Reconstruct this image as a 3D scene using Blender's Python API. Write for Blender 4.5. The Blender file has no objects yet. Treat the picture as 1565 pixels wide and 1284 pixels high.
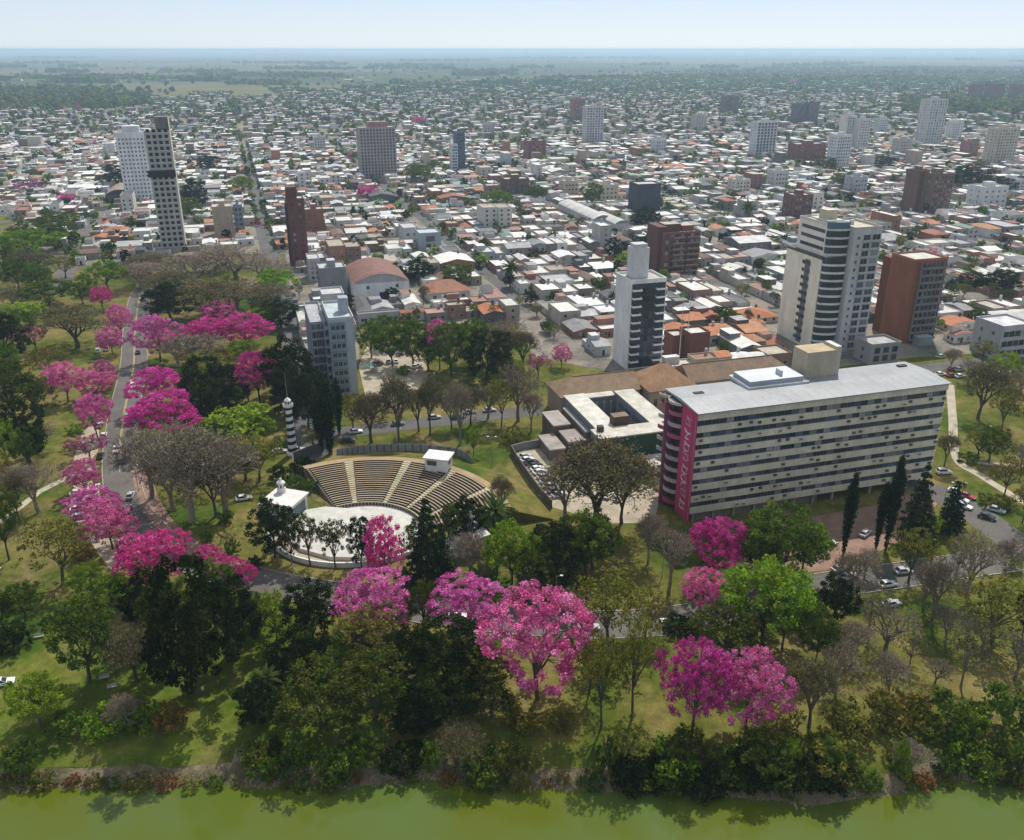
import bpy, math, random
import numpy as np
from mathutils import Vector

# ------------------------------------------------------------------ camera, sky, sun, exposure
SC = bpy.context.scene
COL = SC.collection
F, CX, CY, H = 1350.0, 782.5, 642.0, 110.0          # focal length and centre in photo pixels, drone height in metres
PITCH = math.atan(567.0 / F)
SP, CP = math.sin(PITCH), math.cos(PITCH)
cam_data = bpy.data.cameras.new('camera')
cam_data.sensor_width = 36.0
cam_data.lens = 36.0 * F / 1565.0
cam_data.clip_start = 1.0
cam_data.clip_end = 200000.0
cam = bpy.data.objects.new('camera', cam_data)
cam.location = (0, 0, H)
cam.rotation_euler = (math.pi / 2 - PITCH, 0, 0)
COL.objects.link(cam)
SC.camera = cam

SUN_EL, SUN_AZ = math.radians(53.5), math.radians(18)     # azimuth measured from +Y towards +X
world = bpy.data.worlds.new('World')
SC.world = world
world.use_nodes = True
wn = world.node_tree
sky_tex = wn.nodes.new('ShaderNodeTexSky')
sky_tex.sky_type = 'NISHITA'
sky_tex.sun_disc = False
sky_tex.sun_elevation = SUN_EL
sky_tex.sun_rotation = SUN_AZ
sky_tex.altitude = 100
sky_tex.air_density = 0.45
sky_tex.dust_density = 0.3
sky_tex.ozone_density = 0.4
veil = wn.nodes.new('ShaderNodeMix')                  # a thin even veil of high haze makes the whole sky milky
veil.data_type = 'RGBA'
veil.inputs[0].default_value = 0.66
veil.inputs[7].default_value = (5.15, 5.5, 5.95, 1)
wn.links.new(sky_tex.outputs[0], veil.inputs[6])
wn.links.new(veil.outputs[2], wn.nodes['Background'].inputs[0])
wn.nodes['Background'].inputs[1].default_value = 0.12

sun_data = bpy.data.lights.new('sun', 'SUN')
sun_data.energy = 3.9
sun_data.angle = math.radians(0.5)
sun_data.color = (1.0, 0.94, 0.84)
sun = bpy.data.objects.new('sun', sun_data)
sdir = Vector((math.sin(SUN_AZ) * math.cos(SUN_EL), math.cos(SUN_AZ) * math.cos(SUN_EL), math.sin(SUN_EL)))
sun.rotation_euler = sdir.to_track_quat('Z', 'Y').to_euler()
sun.location = (0, 0, 500)
COL.objects.link(sun)

SC.view_settings.view_transform = 'Standard'
SC.view_settings.look = 'None'
SC.view_settings.exposure = 0.22
SC.view_settings.gamma = 1.0
SC.view_settings.use_curve_mapping = False
SC.render.engine = 'CYCLES'
SC.cycles.max_bounces = 5
SC.cycles.diffuse_bounces = 2
SC.cycles.glossy_bounces = 2
SC.cycles.transmission_bounces = 2
SC.cycles.volume_bounces = 1
SC.cycles.use_denoising = True

# ------------------------------------------------------------------ surveying helpers
def P(px, py, z=0.0):
    """Where the sight line through a photo pixel meets the level z: used to read positions off the photograph."""
    t = (H - z) / (F * SP + (py - CY) * CP)
    return ((px - CX) * t, (F * CP - (py - CY) * SP) * t)

def proj(x, y, z=0.0):
    dep = y * CP - (z - H) * SP
    return (CX + x * F / dep, CY - (y * SP + (z - H) * CP) * F / dep, dep)

def rise(px, py, top):
    """Height of something that stands at ground pixel (px, py) and reaches up to row top."""
    y = P(px, py)[1]
    up = (CY - top) / F
    return y * (up * CP - SP) / (CP + up * SP) + H

TH = math.radians(16.83)                              # the street grid is turned by this much
UX, UY = math.cos(TH), math.sin(TH)
AX, AY = 44.4, 194.6                                  # near corner of the long block: origin of the street grid

def W2(u, v):
    return (AX + u * UX - v * UY, AY + u * UY + v * UX)

def toUV(x, y):
    dx, dy = x - AX, y - AY
    return (dx * UX + dy * UY, -dx * UY + dy * UX)

# ------------------------------------------------------------------ materials
MATS = {}

def nodes_of(name):
    m = bpy.data.materials.new(name)
    m.use_nodes = True
    MATS[name] = m
    nt = m.node_tree
    return m, nt, nt.nodes['Principled BSDF']

def link(nt, a, b):
    nt.links.new(a, b)

def noise(nt, scale, detail=4, rough=0.6, vec=None, dist=0.0):
    n = nt.nodes.new('ShaderNodeTexNoise')
    n.inputs['Scale'].default_value = scale
    n.inputs['Detail'].default_value = detail
    n.inputs['Roughness'].default_value = rough
    n.inputs['Distortion'].default_value = dist
    if vec is not None:
        link(nt, vec, n.inputs['Vector'])
    return n

def ramp(nt, fac, stops):
    r = nt.nodes.new('ShaderNodeValToRGB')
    e = r.color_ramp.elements
    while len(e) < len(stops):
        e.new(0.5)
    for i, (p, c) in enumerate(stops):
        e[i].position = p
        e[i].color = (c[0], c[1], c[2], 1) if not isinstance(c, (int, float)) else (c, c, c, 1)
    link(nt, fac, r.inputs[0])
    return r

def mixc(nt, a, b, fac=1.0, mode='MULTIPLY'):
    m = nt.nodes.new('ShaderNodeMix')
    m.data_type = 'RGBA'
    m.blend_type = mode
    for sock, val in ((m.inputs[0], fac), (m.inputs[6], a), (m.inputs[7], b)):
        if hasattr(val, 'is_output'):
            link(nt, val, sock)
        elif isinstance(val, (int, float)):
            sock.default_value = val
        else:
            sock.default_value = (val[0], val[1], val[2], 1)
    return m.outputs[2]

def position(nt):
    return nt.nodes.new('ShaderNodeNewGeometry').outputs['Position']

def surf(name, col=None, rough=0.8, lo=0.72, hi=1.12, scale=0.35, fine=3.0, fine_lo=0.85, metal=0.0, spec=0.4, rand=0.0, stretch=None):
    """A painted or mineral surface: its own colour (or the mesh's Col attribute) with blotches and fine grain."""
    m, nt, b = nodes_of(name)
    pos = position(nt)
    if stretch:
        mp = nt.nodes.new('ShaderNodeMapping')
        mp.inputs['Scale'].default_value = stretch
        link(nt, pos, mp.inputs[0])
        pos2 = mp.outputs[0]
    else:
        pos2 = pos
    n1 = ramp(nt, noise(nt, scale, 5, 0.65, pos2).outputs[0], [(0.3, lo), (0.7, hi)])
    n2 = ramp(nt, noise(nt, fine, 3, 0.6, pos2).outputs[0], [(0.3, fine_lo), (0.7, 1.08)])
    if col is None:
        a = nt.nodes.new('ShaderNodeAttribute')
        a.attribute_name = 'Col'
        base = a.outputs['Color']
    else:
        base = col
    c = mixc(nt, base, n1.outputs[0])
    c = mixc(nt, c, n2.outputs[0])
    if rand:
        oi = nt.nodes.new('ShaderNodeObjectInfo')
        c = mixc(nt, c, ramp(nt, oi.outputs['Random'], [(0, 1 - rand), (1, 1 + rand)]).outputs[0])
    link(nt, c, b.inputs['Base Color'])
    b.inputs['Roughness'].default_value = rough
    b.inputs['Metallic'].default_value = metal
    b.inputs['Specular IOR Level'].default_value = spec
    return m

surf('paint', None, 0.85, 0.74, 1.08, 0.22, 2.2, 0.88, stretch=(1, 1, 0.35))
surf('roofing', None, 0.75, 0.62, 1.12, 0.30, 1.6, 0.80)
surf('sheet_metal', None, 0.5, 0.74, 1.10, 0.10, 0.9, 0.88, spec=0.5)
surf('bark', (0.105, 0.082, 0.062), 0.95, 0.6, 1.3, 1.5, 8.0, 0.7, rand=0.25)
surf('pale_bark', (0.27, 0.220, 0.170), 0.95, 0.6, 1.3, 1.5, 8.0, 0.7, rand=0.25)
surf('asphalt', (0.105, 0.102, 0.100), 0.92, 0.7, 1.2, 0.12, 1.5, 0.85)
surf('worn_asphalt', (0.125, 0.116, 0.105), 0.92, 0.7, 1.2, 0.10, 1.2, 0.85)
surf('pavement', (0.36, 0.33, 0.29), 0.9, 0.7, 1.15, 0.25, 2.5, 0.85)
surf('brick_paving', (0.27, 0.165, 0.125), 0.9, 0.7, 1.2, 0.3, 2.5, 0.8)
surf('sandy_ground', (0.42, 0.36, 0.27), 0.95, 0.7, 1.15, 0.2, 2.0, 0.8)
surf('path_dirt', (0.43, 0.38, 0.29), 0.95, 0.75, 1.15, 0.3, 2.0, 0.8)
surf('concrete', (0.42, 0.40, 0.36), 0.9, 0.7, 1.15, 0.25, 2.0, 0.85)
surf('stage_floor', (0.56, 0.55, 0.50), 0.8, 0.72, 1.08, 0.3, 2.0, 0.88)
surf('white_wall', (0.76, 0.76, 0.75), 0.8, 0.8, 1.05, 0.4, 2.0, 0.9, stretch=(1, 1, 0.3))
surf('line_paint', (0.70, 0.68, 0.62), 0.8, 0.75, 1.1, 0.5, 2.0, 0.75)
surf('yellow_line', (0.52, 0.40, 0.17), 0.8, 0.75, 1.1, 0.5, 2.0, 0.75)
surf('rock', (0.21, 0.165, 0.115), 0.95, 0.6, 1.3, 0.9, 4.0, 0.7)
surf('rubber', (0.02, 0.02, 0.02), 0.9)
surf('black_paint', (0.018, 0.018, 0.02), 0.7)

def glassy(name, col, rough=0.12, rand=0.5):
    m, nt, b = nodes_of(name)
    oi = nt.nodes.new('ShaderNodeObjectInfo')
    c = mixc(nt, col, ramp(nt, oi.outputs['Random'], [(0, 1 - rand), (1, 1 + rand)]).outputs[0])
    link(nt, c, b.inputs['Base Color'])
    b.inputs['Roughness'].default_value = rough
    b.inputs['Specular IOR Level'].default_value = 0.5
    return m

glassy('glass', (0.030, 0.038, 0.055))
glassy('blue_glass', (0.055, 0.085, 0.125))
glassy('curtain', (0.20, 0.20, 0.20), 0.5, 0.6)
glassy('car_glass', (0.02, 0.024, 0.03), 0.06, 0.1)
glassy('lamp_glass', (0.8, 0.8, 0.76), 0.2, 0.05)
for nm, c in (('car_white', (0.78, 0.78, 0.77)), ('car_silver', (0.46, 0.47, 0.49)), ('car_black', (0.02, 0.022, 0.026)), ('car_grey', (0.13, 0.135, 0.145)),
              ('car_red', (0.36, 0.02, 0.025)), ('car_blue', (0.045, 0.08, 0.17))):
    m_, nt_, b_ = nodes_of(nm)
    b_.inputs['Base Color'].default_value = (*c, 1)
    b_.inputs['Roughness'].default_value = 0.3
    b_.inputs['Coat Weight'].default_value = 0.5

def leafy(name, rand=0.18, trans=0.35):
    """Foliage or blossom: the leaf colour (Col), light passing through it."""
    m, nt, b = nodes_of(name)
    a = nt.nodes.new('ShaderNodeAttribute')
    a.attribute_name = 'Col'
    oi = nt.nodes.new('ShaderNodeObjectInfo')
    hs = nt.nodes.new('ShaderNodeHueSaturation')
    mr = nt.nodes.new('ShaderNodeMapRange')
    mr.inputs['To Min'].default_value = 1 - rand
    mr.inputs['To Max'].default_value = 1 + rand
    link(nt, oi.outputs['Random'], mr.inputs['Value'])
    link(nt, mr.outputs[0], hs.inputs['Value'])
    mul = nt.nodes.new('ShaderNodeMath')
    mul.operation = 'MULTIPLY'
    mul.inputs[1].default_value = 7.31
    fr = nt.nodes.new('ShaderNodeMath')
    fr.operation = 'FRACT'
    link(nt, oi.outputs['Random'], mul.inputs[0])
    link(nt, mul.outputs[0], fr.inputs[0])
    mh = nt.nodes.new('ShaderNodeMapRange')
    mh.inputs['To Min'].default_value = 0.485
    mh.inputs['To Max'].default_value = 0.515
    link(nt, fr.outputs[0], mh.inputs['Value'])
    link(nt, mh.outputs[0], hs.inputs['Hue'])
    link(nt, a.outputs['Color'], hs.inputs['Color'])
    d = nt.nodes.new('ShaderNodeBsdfDiffuse')
    t = nt.nodes.new('ShaderNodeBsdfTranslucent')
    mx = nt.nodes.new('ShaderNodeMixShader')
    mx.inputs[0].default_value = trans
    link(nt, hs.outputs[0], d.inputs[0])
    link(nt, hs.outputs[0], t.inputs[0])
    link(nt, d.outputs[0], mx.inputs[1])
    link(nt, t.outputs[0], mx.inputs[2])
    link(nt, mx.outputs[0], nt.nodes['Material Output'].inputs[0])
    nt.nodes.remove(b)
    return m

leafy('leaf')
leafy('blossom', 0.22, 0.4)
leafy('far_leaf', 0.0, 0.2)

# lawn: green turf, dry straw patches, bare earth
m_, nt_, b_ = nodes_of('turf')
pos_ = position(nt_)
big = ramp(nt_, noise(nt_, 0.035, 6, 0.62, pos_, 0.6).outputs[0], [(0.36, (0.042, 0.080, 0.008)), (0.47, (0.095, 0.110, 0.017)), (0.55, (0.150, 0.138, 0.036)), (0.66, (0.210, 0.165, 0.065))])
bare = ramp(nt_, noise(nt_, 0.055, 6, 0.7, pos_, 0.4).outputs[0], [(0.55, 0.0), (0.66, 0.9)])
c_ = mixc(nt_, big.outputs[0], (0.195, 0.140, 0.068), bare.outputs[0], 'MIX')
c_ = mixc(nt_, c_, ramp(nt_, noise(nt_, 0.35, 4, 0.7, pos_).outputs[0], [(0.3, 0.62), (0.7, 1.25)]).outputs[0])
c_ = mixc(nt_, c_, ramp(nt_, noise(nt_, 2.4, 3, 0.7, pos_).outputs[0], [(0.25, 0.70), (0.75, 1.25)]).outputs[0])
sx_ = nt_.nodes.new('ShaderNodeSeparateXYZ')          # the damp meadow on the low ground by the lake stays green
link(nt_, pos_, sx_.inputs[0])
my_, mx_ = nt_.nodes.new('ShaderNodeMapRange'), nt_.nodes.new('ShaderNodeMapRange')
for q_, sock_, a_, z_ in ((my_, 1, 165.0, 135.0), (mx_, 0, -12.0, -45.0)):
    q_.inputs['From Min'].default_value, q_.inputs['From Max'].default_value = a_, z_
    link(nt_, sx_.outputs[sock_], q_.inputs['Value'])
damp_ = nt_.nodes.new('ShaderNodeMath')
damp_.operation = 'MULTIPLY'
link(nt_, my_.outputs[0], damp_.inputs[0])
link(nt_, mx_.outputs[0], damp_.inputs[1])
c_ = mixc(nt_, c_, mixc(nt_, c_, (0.78, 1.0, 0.62)), damp_.outputs[0], 'MIX')
link(nt_, c_, b_.inputs['Base Color'])
b_.inputs['Roughness'].default_value = 1.0
b_.inputs['Specular IOR Level'].default_value = 0.1

# open country: patchwork of fields with hedges, bank earth close to the lake
m_, nt_, b_ = nodes_of('open_ground')
pos_ = position(nt_)
mp_ = nt_.nodes.new('ShaderNodeMapping')
mp_.inputs['Scale'].default_value = (0.0011, 0.0006, 0)
mp_.inputs['Rotation'].default_value = (0, 0, 0.3)
link(nt_, pos_, mp_.inputs[0])
vo_ = nt_.nodes.new('ShaderNodeTexVoronoi')
vo_.inputs['Scale'].default_value = 1.0
vo_.distance = 'CHEBYCHEV'
link(nt_, mp_.outputs[0], vo_.inputs['Vector'])
sep_ = nt_.nodes.new('ShaderNodeSeparateColor')
link(nt_, vo_.outputs['Color'], sep_.inputs[0])
fields = ramp(nt_, sep_.outputs[0], [(0.0, (0.045, 0.060, 0.024)), (0.35, (0.075, 0.085, 0.032)), (0.55, (0.125, 0.125, 0.055)), (0.75, (0.13, 0.105, 0.07)), (0.9, (0.06, 0.075, 0.028))])
fields.color_ramp.interpolation = 'CONSTANT'
c_ = mixc(nt_, fields.outputs[0], ramp(nt_, noise(nt_, 0.004, 6, 0.65, pos_).outputs[0], [(0.3, 0.6), (0.7, 1.3)]).outputs[0])
c_ = mixc(nt_, c_, ramp(nt_, noise(nt_, 0.5, 5, 0.7, pos_).outputs[0], [(0.3, 0.75), (0.7, 1.2)]).outputs[0])
link(nt_, c_, b_.inputs['Base Color'])
b_.inputs['Roughness'].default_value = 1.0
b_.inputs['Specular IOR Level'].default_value = 0.1

m_, nt_, b_ = nodes_of('bank_earth')
pos_ = position(nt_)
c_ = ramp(nt_, noise(nt_, 0.22, 6, 0.7, pos_).outputs[0], [(0.35, (0.055, 0.065, 0.018)), (0.5, (0.13, 0.105, 0.055)), (0.65, (0.23, 0.18, 0.11))]).outputs[0]
c_ = mixc(nt_, c_, ramp(nt_, noise(nt_, 2.5, 4, 0.7, pos_).outputs[0], [(0.3, 0.55), (0.7, 1.3)]).outputs[0])
link(nt_, c_, b_.inputs['Base Color'])
b_.inputs['Roughness'].default_value = 1.0

m_, nt_, b_ = nodes_of('town_ground')
pos_ = position(nt_)
c_ = ramp(nt_, noise(nt_, 0.05, 6, 0.75, pos_).outputs[0], [(0.32, (0.06, 0.065, 0.035)), (0.45, (0.15, 0.135, 0.115)), (0.58, (0.25, 0.215, 0.170)), (0.68, (0.07, 0.09, 0.025))]).outputs[0]
c_ = mixc(nt_, c_, ramp(nt_, noise(nt_, 0.8, 4, 0.7, pos_).outputs[0], [(0.3, 0.7), (0.7, 1.2)]).outputs[0])
link(nt_, c_, b_.inputs['Base Color'])
b_.inputs['Roughness'].default_value = 0.95

# the lake: opaque green algae water with a smooth surface
m_, nt_, b_ = nodes_of('lake_water')
pos_ = position(nt_)
c_ = ramp(nt_, noise(nt_, 0.05, 3, 0.5, pos_, 0.4).outputs[0], [(0.35, (0.085, 0.108, 0.008)), (0.65, (0.080, 0.122, 0.026))]).outputs[0]
link(nt_, c_, b_.inputs['Base Color'])
b_.inputs['Roughness'].default_value = 0.06
b_.inputs['IOR'].default_value = 1.33
bp_ = nt_.nodes.new('ShaderNodeBump')
bp_.inputs['Strength'].default_value = 0.06
bp_.inputs['Distance'].default_value = 0.25
link(nt_, noise(nt_, 0.8, 4, 0.6, pos_).outputs[0], bp_.inputs['Height'])
link(nt_, bp_.outputs[0], b_.inputs['Normal'])

# ------------------------------------------------------------------ mesh and object helpers
class MB:
    """Collects faces (with a colour and a material slot each) for ONE mesh."""
    def __init__(self):
        self.v, self.f, self.c, self.m = [], [], [], []

    def face(self, pts, col=(1, 1, 1), m=0):
        n = len(self.v)
        self.v.extend(pts)
        self.f.append(tuple(range(n, n + len(pts))))
        self.c.append(col)
        self.m.append(m)
        return self

    def box(self, x0, x1, y0, y1, z0, z1, col=(1, 1, 1), m=0, top=None, mt=None):
        n = len(self.v)
        self.v += [(x0, y0, z0), (x1, y0, z0), (x1, y1, z0), (x0, y1, z0), (x0, y0, z1), (x1, y0, z1), (x1, y1, z1), (x0, y1, z1)]
        for q in ((0, 3, 2, 1), (0, 1, 5, 4), (1, 2, 6, 5), (2, 3, 7, 6), (3, 0, 4, 7), (4, 5, 6, 7)):
            self.f.append(tuple(n + i for i in q))
            last = q == (4, 5, 6, 7)
            self.c.append(top if (last and top) else col)
            self.m.append(mt if (last and mt is not None) else m)
        return self

    def prism(self, poly, z0, z1, col=(1, 1, 1), m=0, top=None, mt=None):
        k = len(poly)
        n = len(self.v)
        self.v += [(x, y, z0) for x, y in poly] + [(x, y, z1) for x, y in poly]
        for i in range(k):
            j = (i + 1) % k
            self.f.append((n + i, n + j, n + k + j, n + k + i))
            self.c.append(col)
            self.m.append(m)
        self.f.append(tuple(range(n + k, n + 2 * k)))
        self.c.append(top or col)
        self.m.append(m if mt is None else mt)
        return self

    def tube(self, p, q, r0, r1, n=6, col=(1, 1, 1), m=0, cap=False):
        d = (q[0] - p[0], q[1] - p[1], q[2] - p[2])
        L = math.sqrt(d[0] ** 2 + d[1] ** 2 + d[2] ** 2) or 1e-6
        d = (d[0] / L, d[1] / L, d[2] / L)
        a = (0, 0, 1) if abs(d[2]) < 0.9 else (1, 0, 0)
        e = (d[1] * a[2] - d[2] * a[1], d[2] * a[0] - d[0] * a[2], d[0] * a[1] - d[1] * a[0])
        l = math.sqrt(e[0] ** 2 + e[1] ** 2 + e[2] ** 2)
        e = (e[0] / l, e[1] / l, e[2] / l)
        g = (d[1] * e[2] - d[2] * e[1], d[2] * e[0] - d[0] * e[2], d[0] * e[1] - d[1] * e[0])
        s = len(self.v)
        for c, r in ((p, r0), (q, r1)):
            for i in range(n):
                t = 2 * math.pi * i / n
                x, y = math.cos(t) * r, math.sin(t) * r
                self.v.append((c[0] + e[0] * x + g[0] * y, c[1] + e[1] * x + g[1] * y, c[2] + e[2] * x + g[2] * y))
        for i in range(n):
            j = (i + 1) % n
            self.f.append((s + i, s + j, s + n + j, s + n + i))
            self.c.append(col)
            self.m.append(m)
        if cap:
            self.f.append(tuple(s + n + i for i in range(n)))
            self.c.append(col)
            self.m.append(m)
        return self

    def lathe(self, prof, n=16, cx=0.0, cy=0.0, col=(1, 1, 1), m=0):
        s = len(self.v)
        for r, z in prof:
            for i in range(n):
                t = 2 * math.pi * i / n
                self.v.append((cx + r * math.cos(t), cy + r * math.sin(t), z))
        for k in range(len(prof) - 1):
            for i in range(n):
                j = (i + 1) % n
                self.f.append((s + k * n + i, s + k * n + j, s + (k + 1) * n + j, s + (k + 1) * n + i))
                self.c.append(col)
                self.m.append(m)
        return self

    def arc(self, R0, R1, a0, a1, z0, z1, n, col=(1, 1, 1), m=0, top=None):
        """A ring segment about the origin between two radii, angles in degrees."""
        s = len(self.v)
        for i in range(n + 1):
            t = math.radians(a0 + (a1 - a0) * i / n)
            c, q = math.cos(t), math.sin(t)
            self.v += [(R0 * c, R0 * q, z0), (R0 * c, R0 * q, z1), (R1 * c, R1 * q, z1), (R1 * c, R1 * q, z0)]
        for i in range(n):
            b = s + 4 * i
            for q, cc in (((b, b + 1, b + 5, b + 4), col), ((b + 1, b + 2, b + 6, b + 5), top or col), ((b + 2, b + 3, b + 7, b + 6), col)):
                self.f.append(q)
                self.c.append(cc)
                self.m.append(m)
        for b in (s, s + 4 * n):
            self.f.append((b, b + 1, b + 2, b + 3))
            self.c.append(col)
            self.m.append(m)
        return self

    def mesh(self, name, mats):
        me = bpy.data.meshes.new(name)
        me.from_pydata(self.v, [], self.f)
        for q in mats:
            me.materials.append(MATS[q])
        if len(mats) > 1:
            me.polygons.foreach_set('material_index', self.m)
        at = me.attributes.new('Col', 'FLOAT_COLOR', 'FACE')
        at.data.foreach_set('color', np.array([(c[0], c[1], c[2], 1.0) for c in self.c], dtype=np.float32).ravel())
        me.update()
        return me

    def obj(self, name, mats, parent=None, loc=(0, 0, 0), rz=0.0):
        if isinstance(mats, str):
            mats = (mats,)
        return put(name, self.mesh(name, mats), parent, loc, rz)

def put(name, me, parent=None, loc=(0, 0, 0), rz=0.0, sc=None):
    o = bpy.data.objects.new(name, me)
    o.location = loc
    if rz:
        o.rotation_euler = (0, 0, rz)
    if sc:
        o.scale = sc
    if parent is not None:
        o.parent = parent
    COL.objects.link(o)
    return o

def tag(o, label, cat=None, group=None, kind=None):
    o['label'] = label
    if cat:
        o['category'] = cat
    if group:
        o['group'] = group
    if kind:
        o['kind'] = kind
    return o

def thing(name, label, cat, loc=(0, 0, 0), rz=0.0, group=None):
    return tag(put(name, None, None, loc, rz), label, cat, group)

def struct(name, mb, mats, label, loc=(0, 0, 0), rz=0.0):
    return tag(mb.obj(name, mats, None, loc, rz), label, None, None, 'structure')

def quads_mesh(name, v, col, mats):
    """Many quads at once: v is (n, 4, 3), col is (n, 3)."""
    n = len(v)
    me = bpy.data.meshes.new(name)
    me.vertices.add(n * 4)
    me.vertices.foreach_set('co', np.ascontiguousarray(v, dtype=np.float32).ravel())
    me.loops.add(n * 4)
    me.loops.foreach_set('vertex_index', np.arange(n * 4, dtype=np.int32))
    me.polygons.add(n)
    me.polygons.foreach_set('loop_start', np.arange(0, n * 4, 4, dtype=np.int32))
    me.polygons.foreach_set('loop_total', np.full(n, 4, dtype=np.int32))
    for q in mats:
        me.materials.append(MATS[q])
    at = me.attributes.new('Col', 'FLOAT_COLOR', 'FACE')
    at.data.foreach_set('color', np.hstack([col, np.ones((n, 1))]).astype(np.float32).ravel())
    me.update(calc_edges=True)
    return me

ORD = ['', 'second', 'third', 'fourth', 'fifth', 'sixth', 'seventh', 'eighth', 'ninth', 'tenth', 'eleventh', 'twelfth', 'thirteenth', 'fourteenth', 'fifteenth',
       'sixteenth', 'seventeenth', 'eighteenth', 'nineteenth', 'twentieth']

def ordinal(i):
    return 'first' if i == 0 else (ORD[i] if i < len(ORD) else '%dth' % (i + 1))

def spline(pts, n=8):
    """Smooth curve through points."""
    out = []
    k = len(pts)
    for i in range(k - 1):
        p0, p1, p2, p3 = pts[max(i - 1, 0)], pts[i], pts[i + 1], pts[min(i + 2, k - 1)]
        for j in range(n):
            t = j / n
            out.append(tuple(0.5 * (2 * p1[a] + (p2[a] - p0[a]) * t + (2 * p0[a] - 5 * p1[a] + 4 * p2[a] - p3[a]) * t * t + (3 * p1[a] - p0[a] - 3 * p2[a] + p3[a]) * t ** 3) for a in (0, 1)))
    out.append(tuple(pts[-1][:2]))
    return out

def offset(line, d):
    out = []
    for i, p in enumerate(line):
        a, b = line[max(i - 1, 0)], line[min(i + 1, len(line) - 1)]
        dx, dy = b[0] - a[0], b[1] - a[1]
        l = math.hypot(dx, dy) or 1
        out.append((p[0] - dy / l * d, p[1] + dx / l * d))
    return out

def ribbon(mb, line, d0, d1, z0, z1=None, col=(1, 1, 1)):
    """A strip along a line between two side offsets; with z1 a raised strip."""
    a, b = offset(line, d0), offset(line, d1)
    for i in range(len(line) - 1):
        z = z0 if z1 is None else z1
        mb.face([(*a[i], z), (*a[i + 1], z), (*b[i + 1], z), (*b[i], z)], col)
        if z1 is not None:
            mb.face([(*a[i], z0), (*a[i + 1], z0), (*a[i + 1], z1), (*a[i], z1)], col)
            mb.face([(*b[i], z0), (*b[i + 1], z0), (*b[i + 1], z1), (*b[i], z1)], col)
    return mb
# ------------------------------------------------------------------ terrain, lake
WATER_Z = -2.6
rs = random.Random(3)
_sh = [rs.uniform(-1, 1) for _ in range(4000)]

def shore(x):
    """y of the waterline at x."""
    def n(s, k):
        q = x / s + 500
        i = int(math.floor(q))
        t = q - i
        t = t * t * (3 - 2 * t)
        return (_sh[(i + k) % 4000] * (1 - t) + _sh[(i + k + 1) % 4000] * t)
    base = 111.0 + 1.6 * math.exp(-((x + 20) / 30) ** 2) - 2.5 * math.exp(-((x - 42) / 22) ** 2) + 2.2 * max(0, min(1, (x - 60) / 12))
    return base + n(7, 0) * 0.9 + n(2.3, 50) * 0.45

BANK = [(-6, -4.2), (-1.2, -2.9), (0.2, -2.45), (1.2, -1.95), (3.0, -1.25), (6.0, -0.55), (10, -0.15), (16, 0.0)]

def ground_z(x, y):
    d = y - shore(x)
    if d >= 16:
        return 0.0
    for (a, za), (b, zb) in zip(BANK, BANK[1:]):
        if d <= b:
            return za + (zb - za) * max(0, (d - a)) / (b - a)
    return 0.0

xs = [-60000, -6000, -1500, -500] + [-300 + 1.5 * i for i in range(401)] + [500, 1500, 6000, 60000]
mb = MB()
rows = []
for d, z in BANK:
    rows.append([(x, shore(x) + d, z) for x in xs])
for y in (400, 3000, 60000):
    rows.append([(x, y, 0.0) for x in xs])
for ra, rb in zip(rows, rows[1:]):
    for i in range(len(xs) - 1):
        mb.face([ra[i], ra[i + 1], rb[i + 1], rb[i]], m=1 if ra[0][2] < 0 else 0)
struct('ground', mb, ('open_ground', 'bank_earth'), 'flat open country with fields reaching the horizon')

mb = MB()
mb.face([(-6000, -5000, WATER_Z), (6000, -5000, WATER_Z), (6000, 114.5, WATER_Z), (-6000, 114.5, WATER_Z)])
struct('lake_water', mb, 'lake_water', 'green algae-coloured lake water along the park bank')

mb = MB()
lx = [-420 + 3.0 * i for i in range(281)]
rows = [[(x, shore(x) + d, z + 0.03) for x in lx] for d, z in BANK[4:]]
rows += [[(x, y, 0.03) for x in lx] for y in (200, 330, 470)]
for ra, rb in zip(rows, rows[1:]):
    for i in range(len(lx) - 1):
        mb.face([ra[i], ra[i + 1], rb[i + 1], rb[i]])
struct('lawn', mb, 'turf', 'park lawn of green and dry straw-coloured grass')

# where the town begins: row of the photo (ground level) below which there is park, by column
EDGE = [(-900, 300), (-300, 318), (0, 330), (100, 405), (200, 408), (300, 388), (436, 388), (448, 480), (466, 560), (548, 560), (552, 490), (660, 494), (792, 496), (815, 545), (900, 562), (1000, 582),
        (1185, 574), (1320, 556), (1400, 546), (1565, 536), (1900, 505), (2600, 450)]

def edge_row(px):
    for (a, ya), (b, yb) in zip(EDGE, EDGE[1:]):
        if a <= px <= b:
            return ya + (yb - ya) * (px - a) / (b - a)
    return 300

def in_town(x, y):
    if y < 120:
        return False
    px, py, dep = proj(x, y)
    return py < edge_row(px)

poly = [P(a, b) for a, b in EDGE]
mb = MB()
mb.face([(x, y, 0.06) for x, y in poly] + [(2400, 3000, 0.06), (-900, 1700, 0.06)])
struct('town_ground', mb, 'town_ground', 'grey and earthen ground between the houses')

mb = MB()
mb.face([(*P(*q), 0.08) for q in ((-60, 352), (22, 342), (34, 328), (-50, 332))])
struct('sports_field', mb, 'turf', 'green sports field at the edge of the western park')

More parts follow.
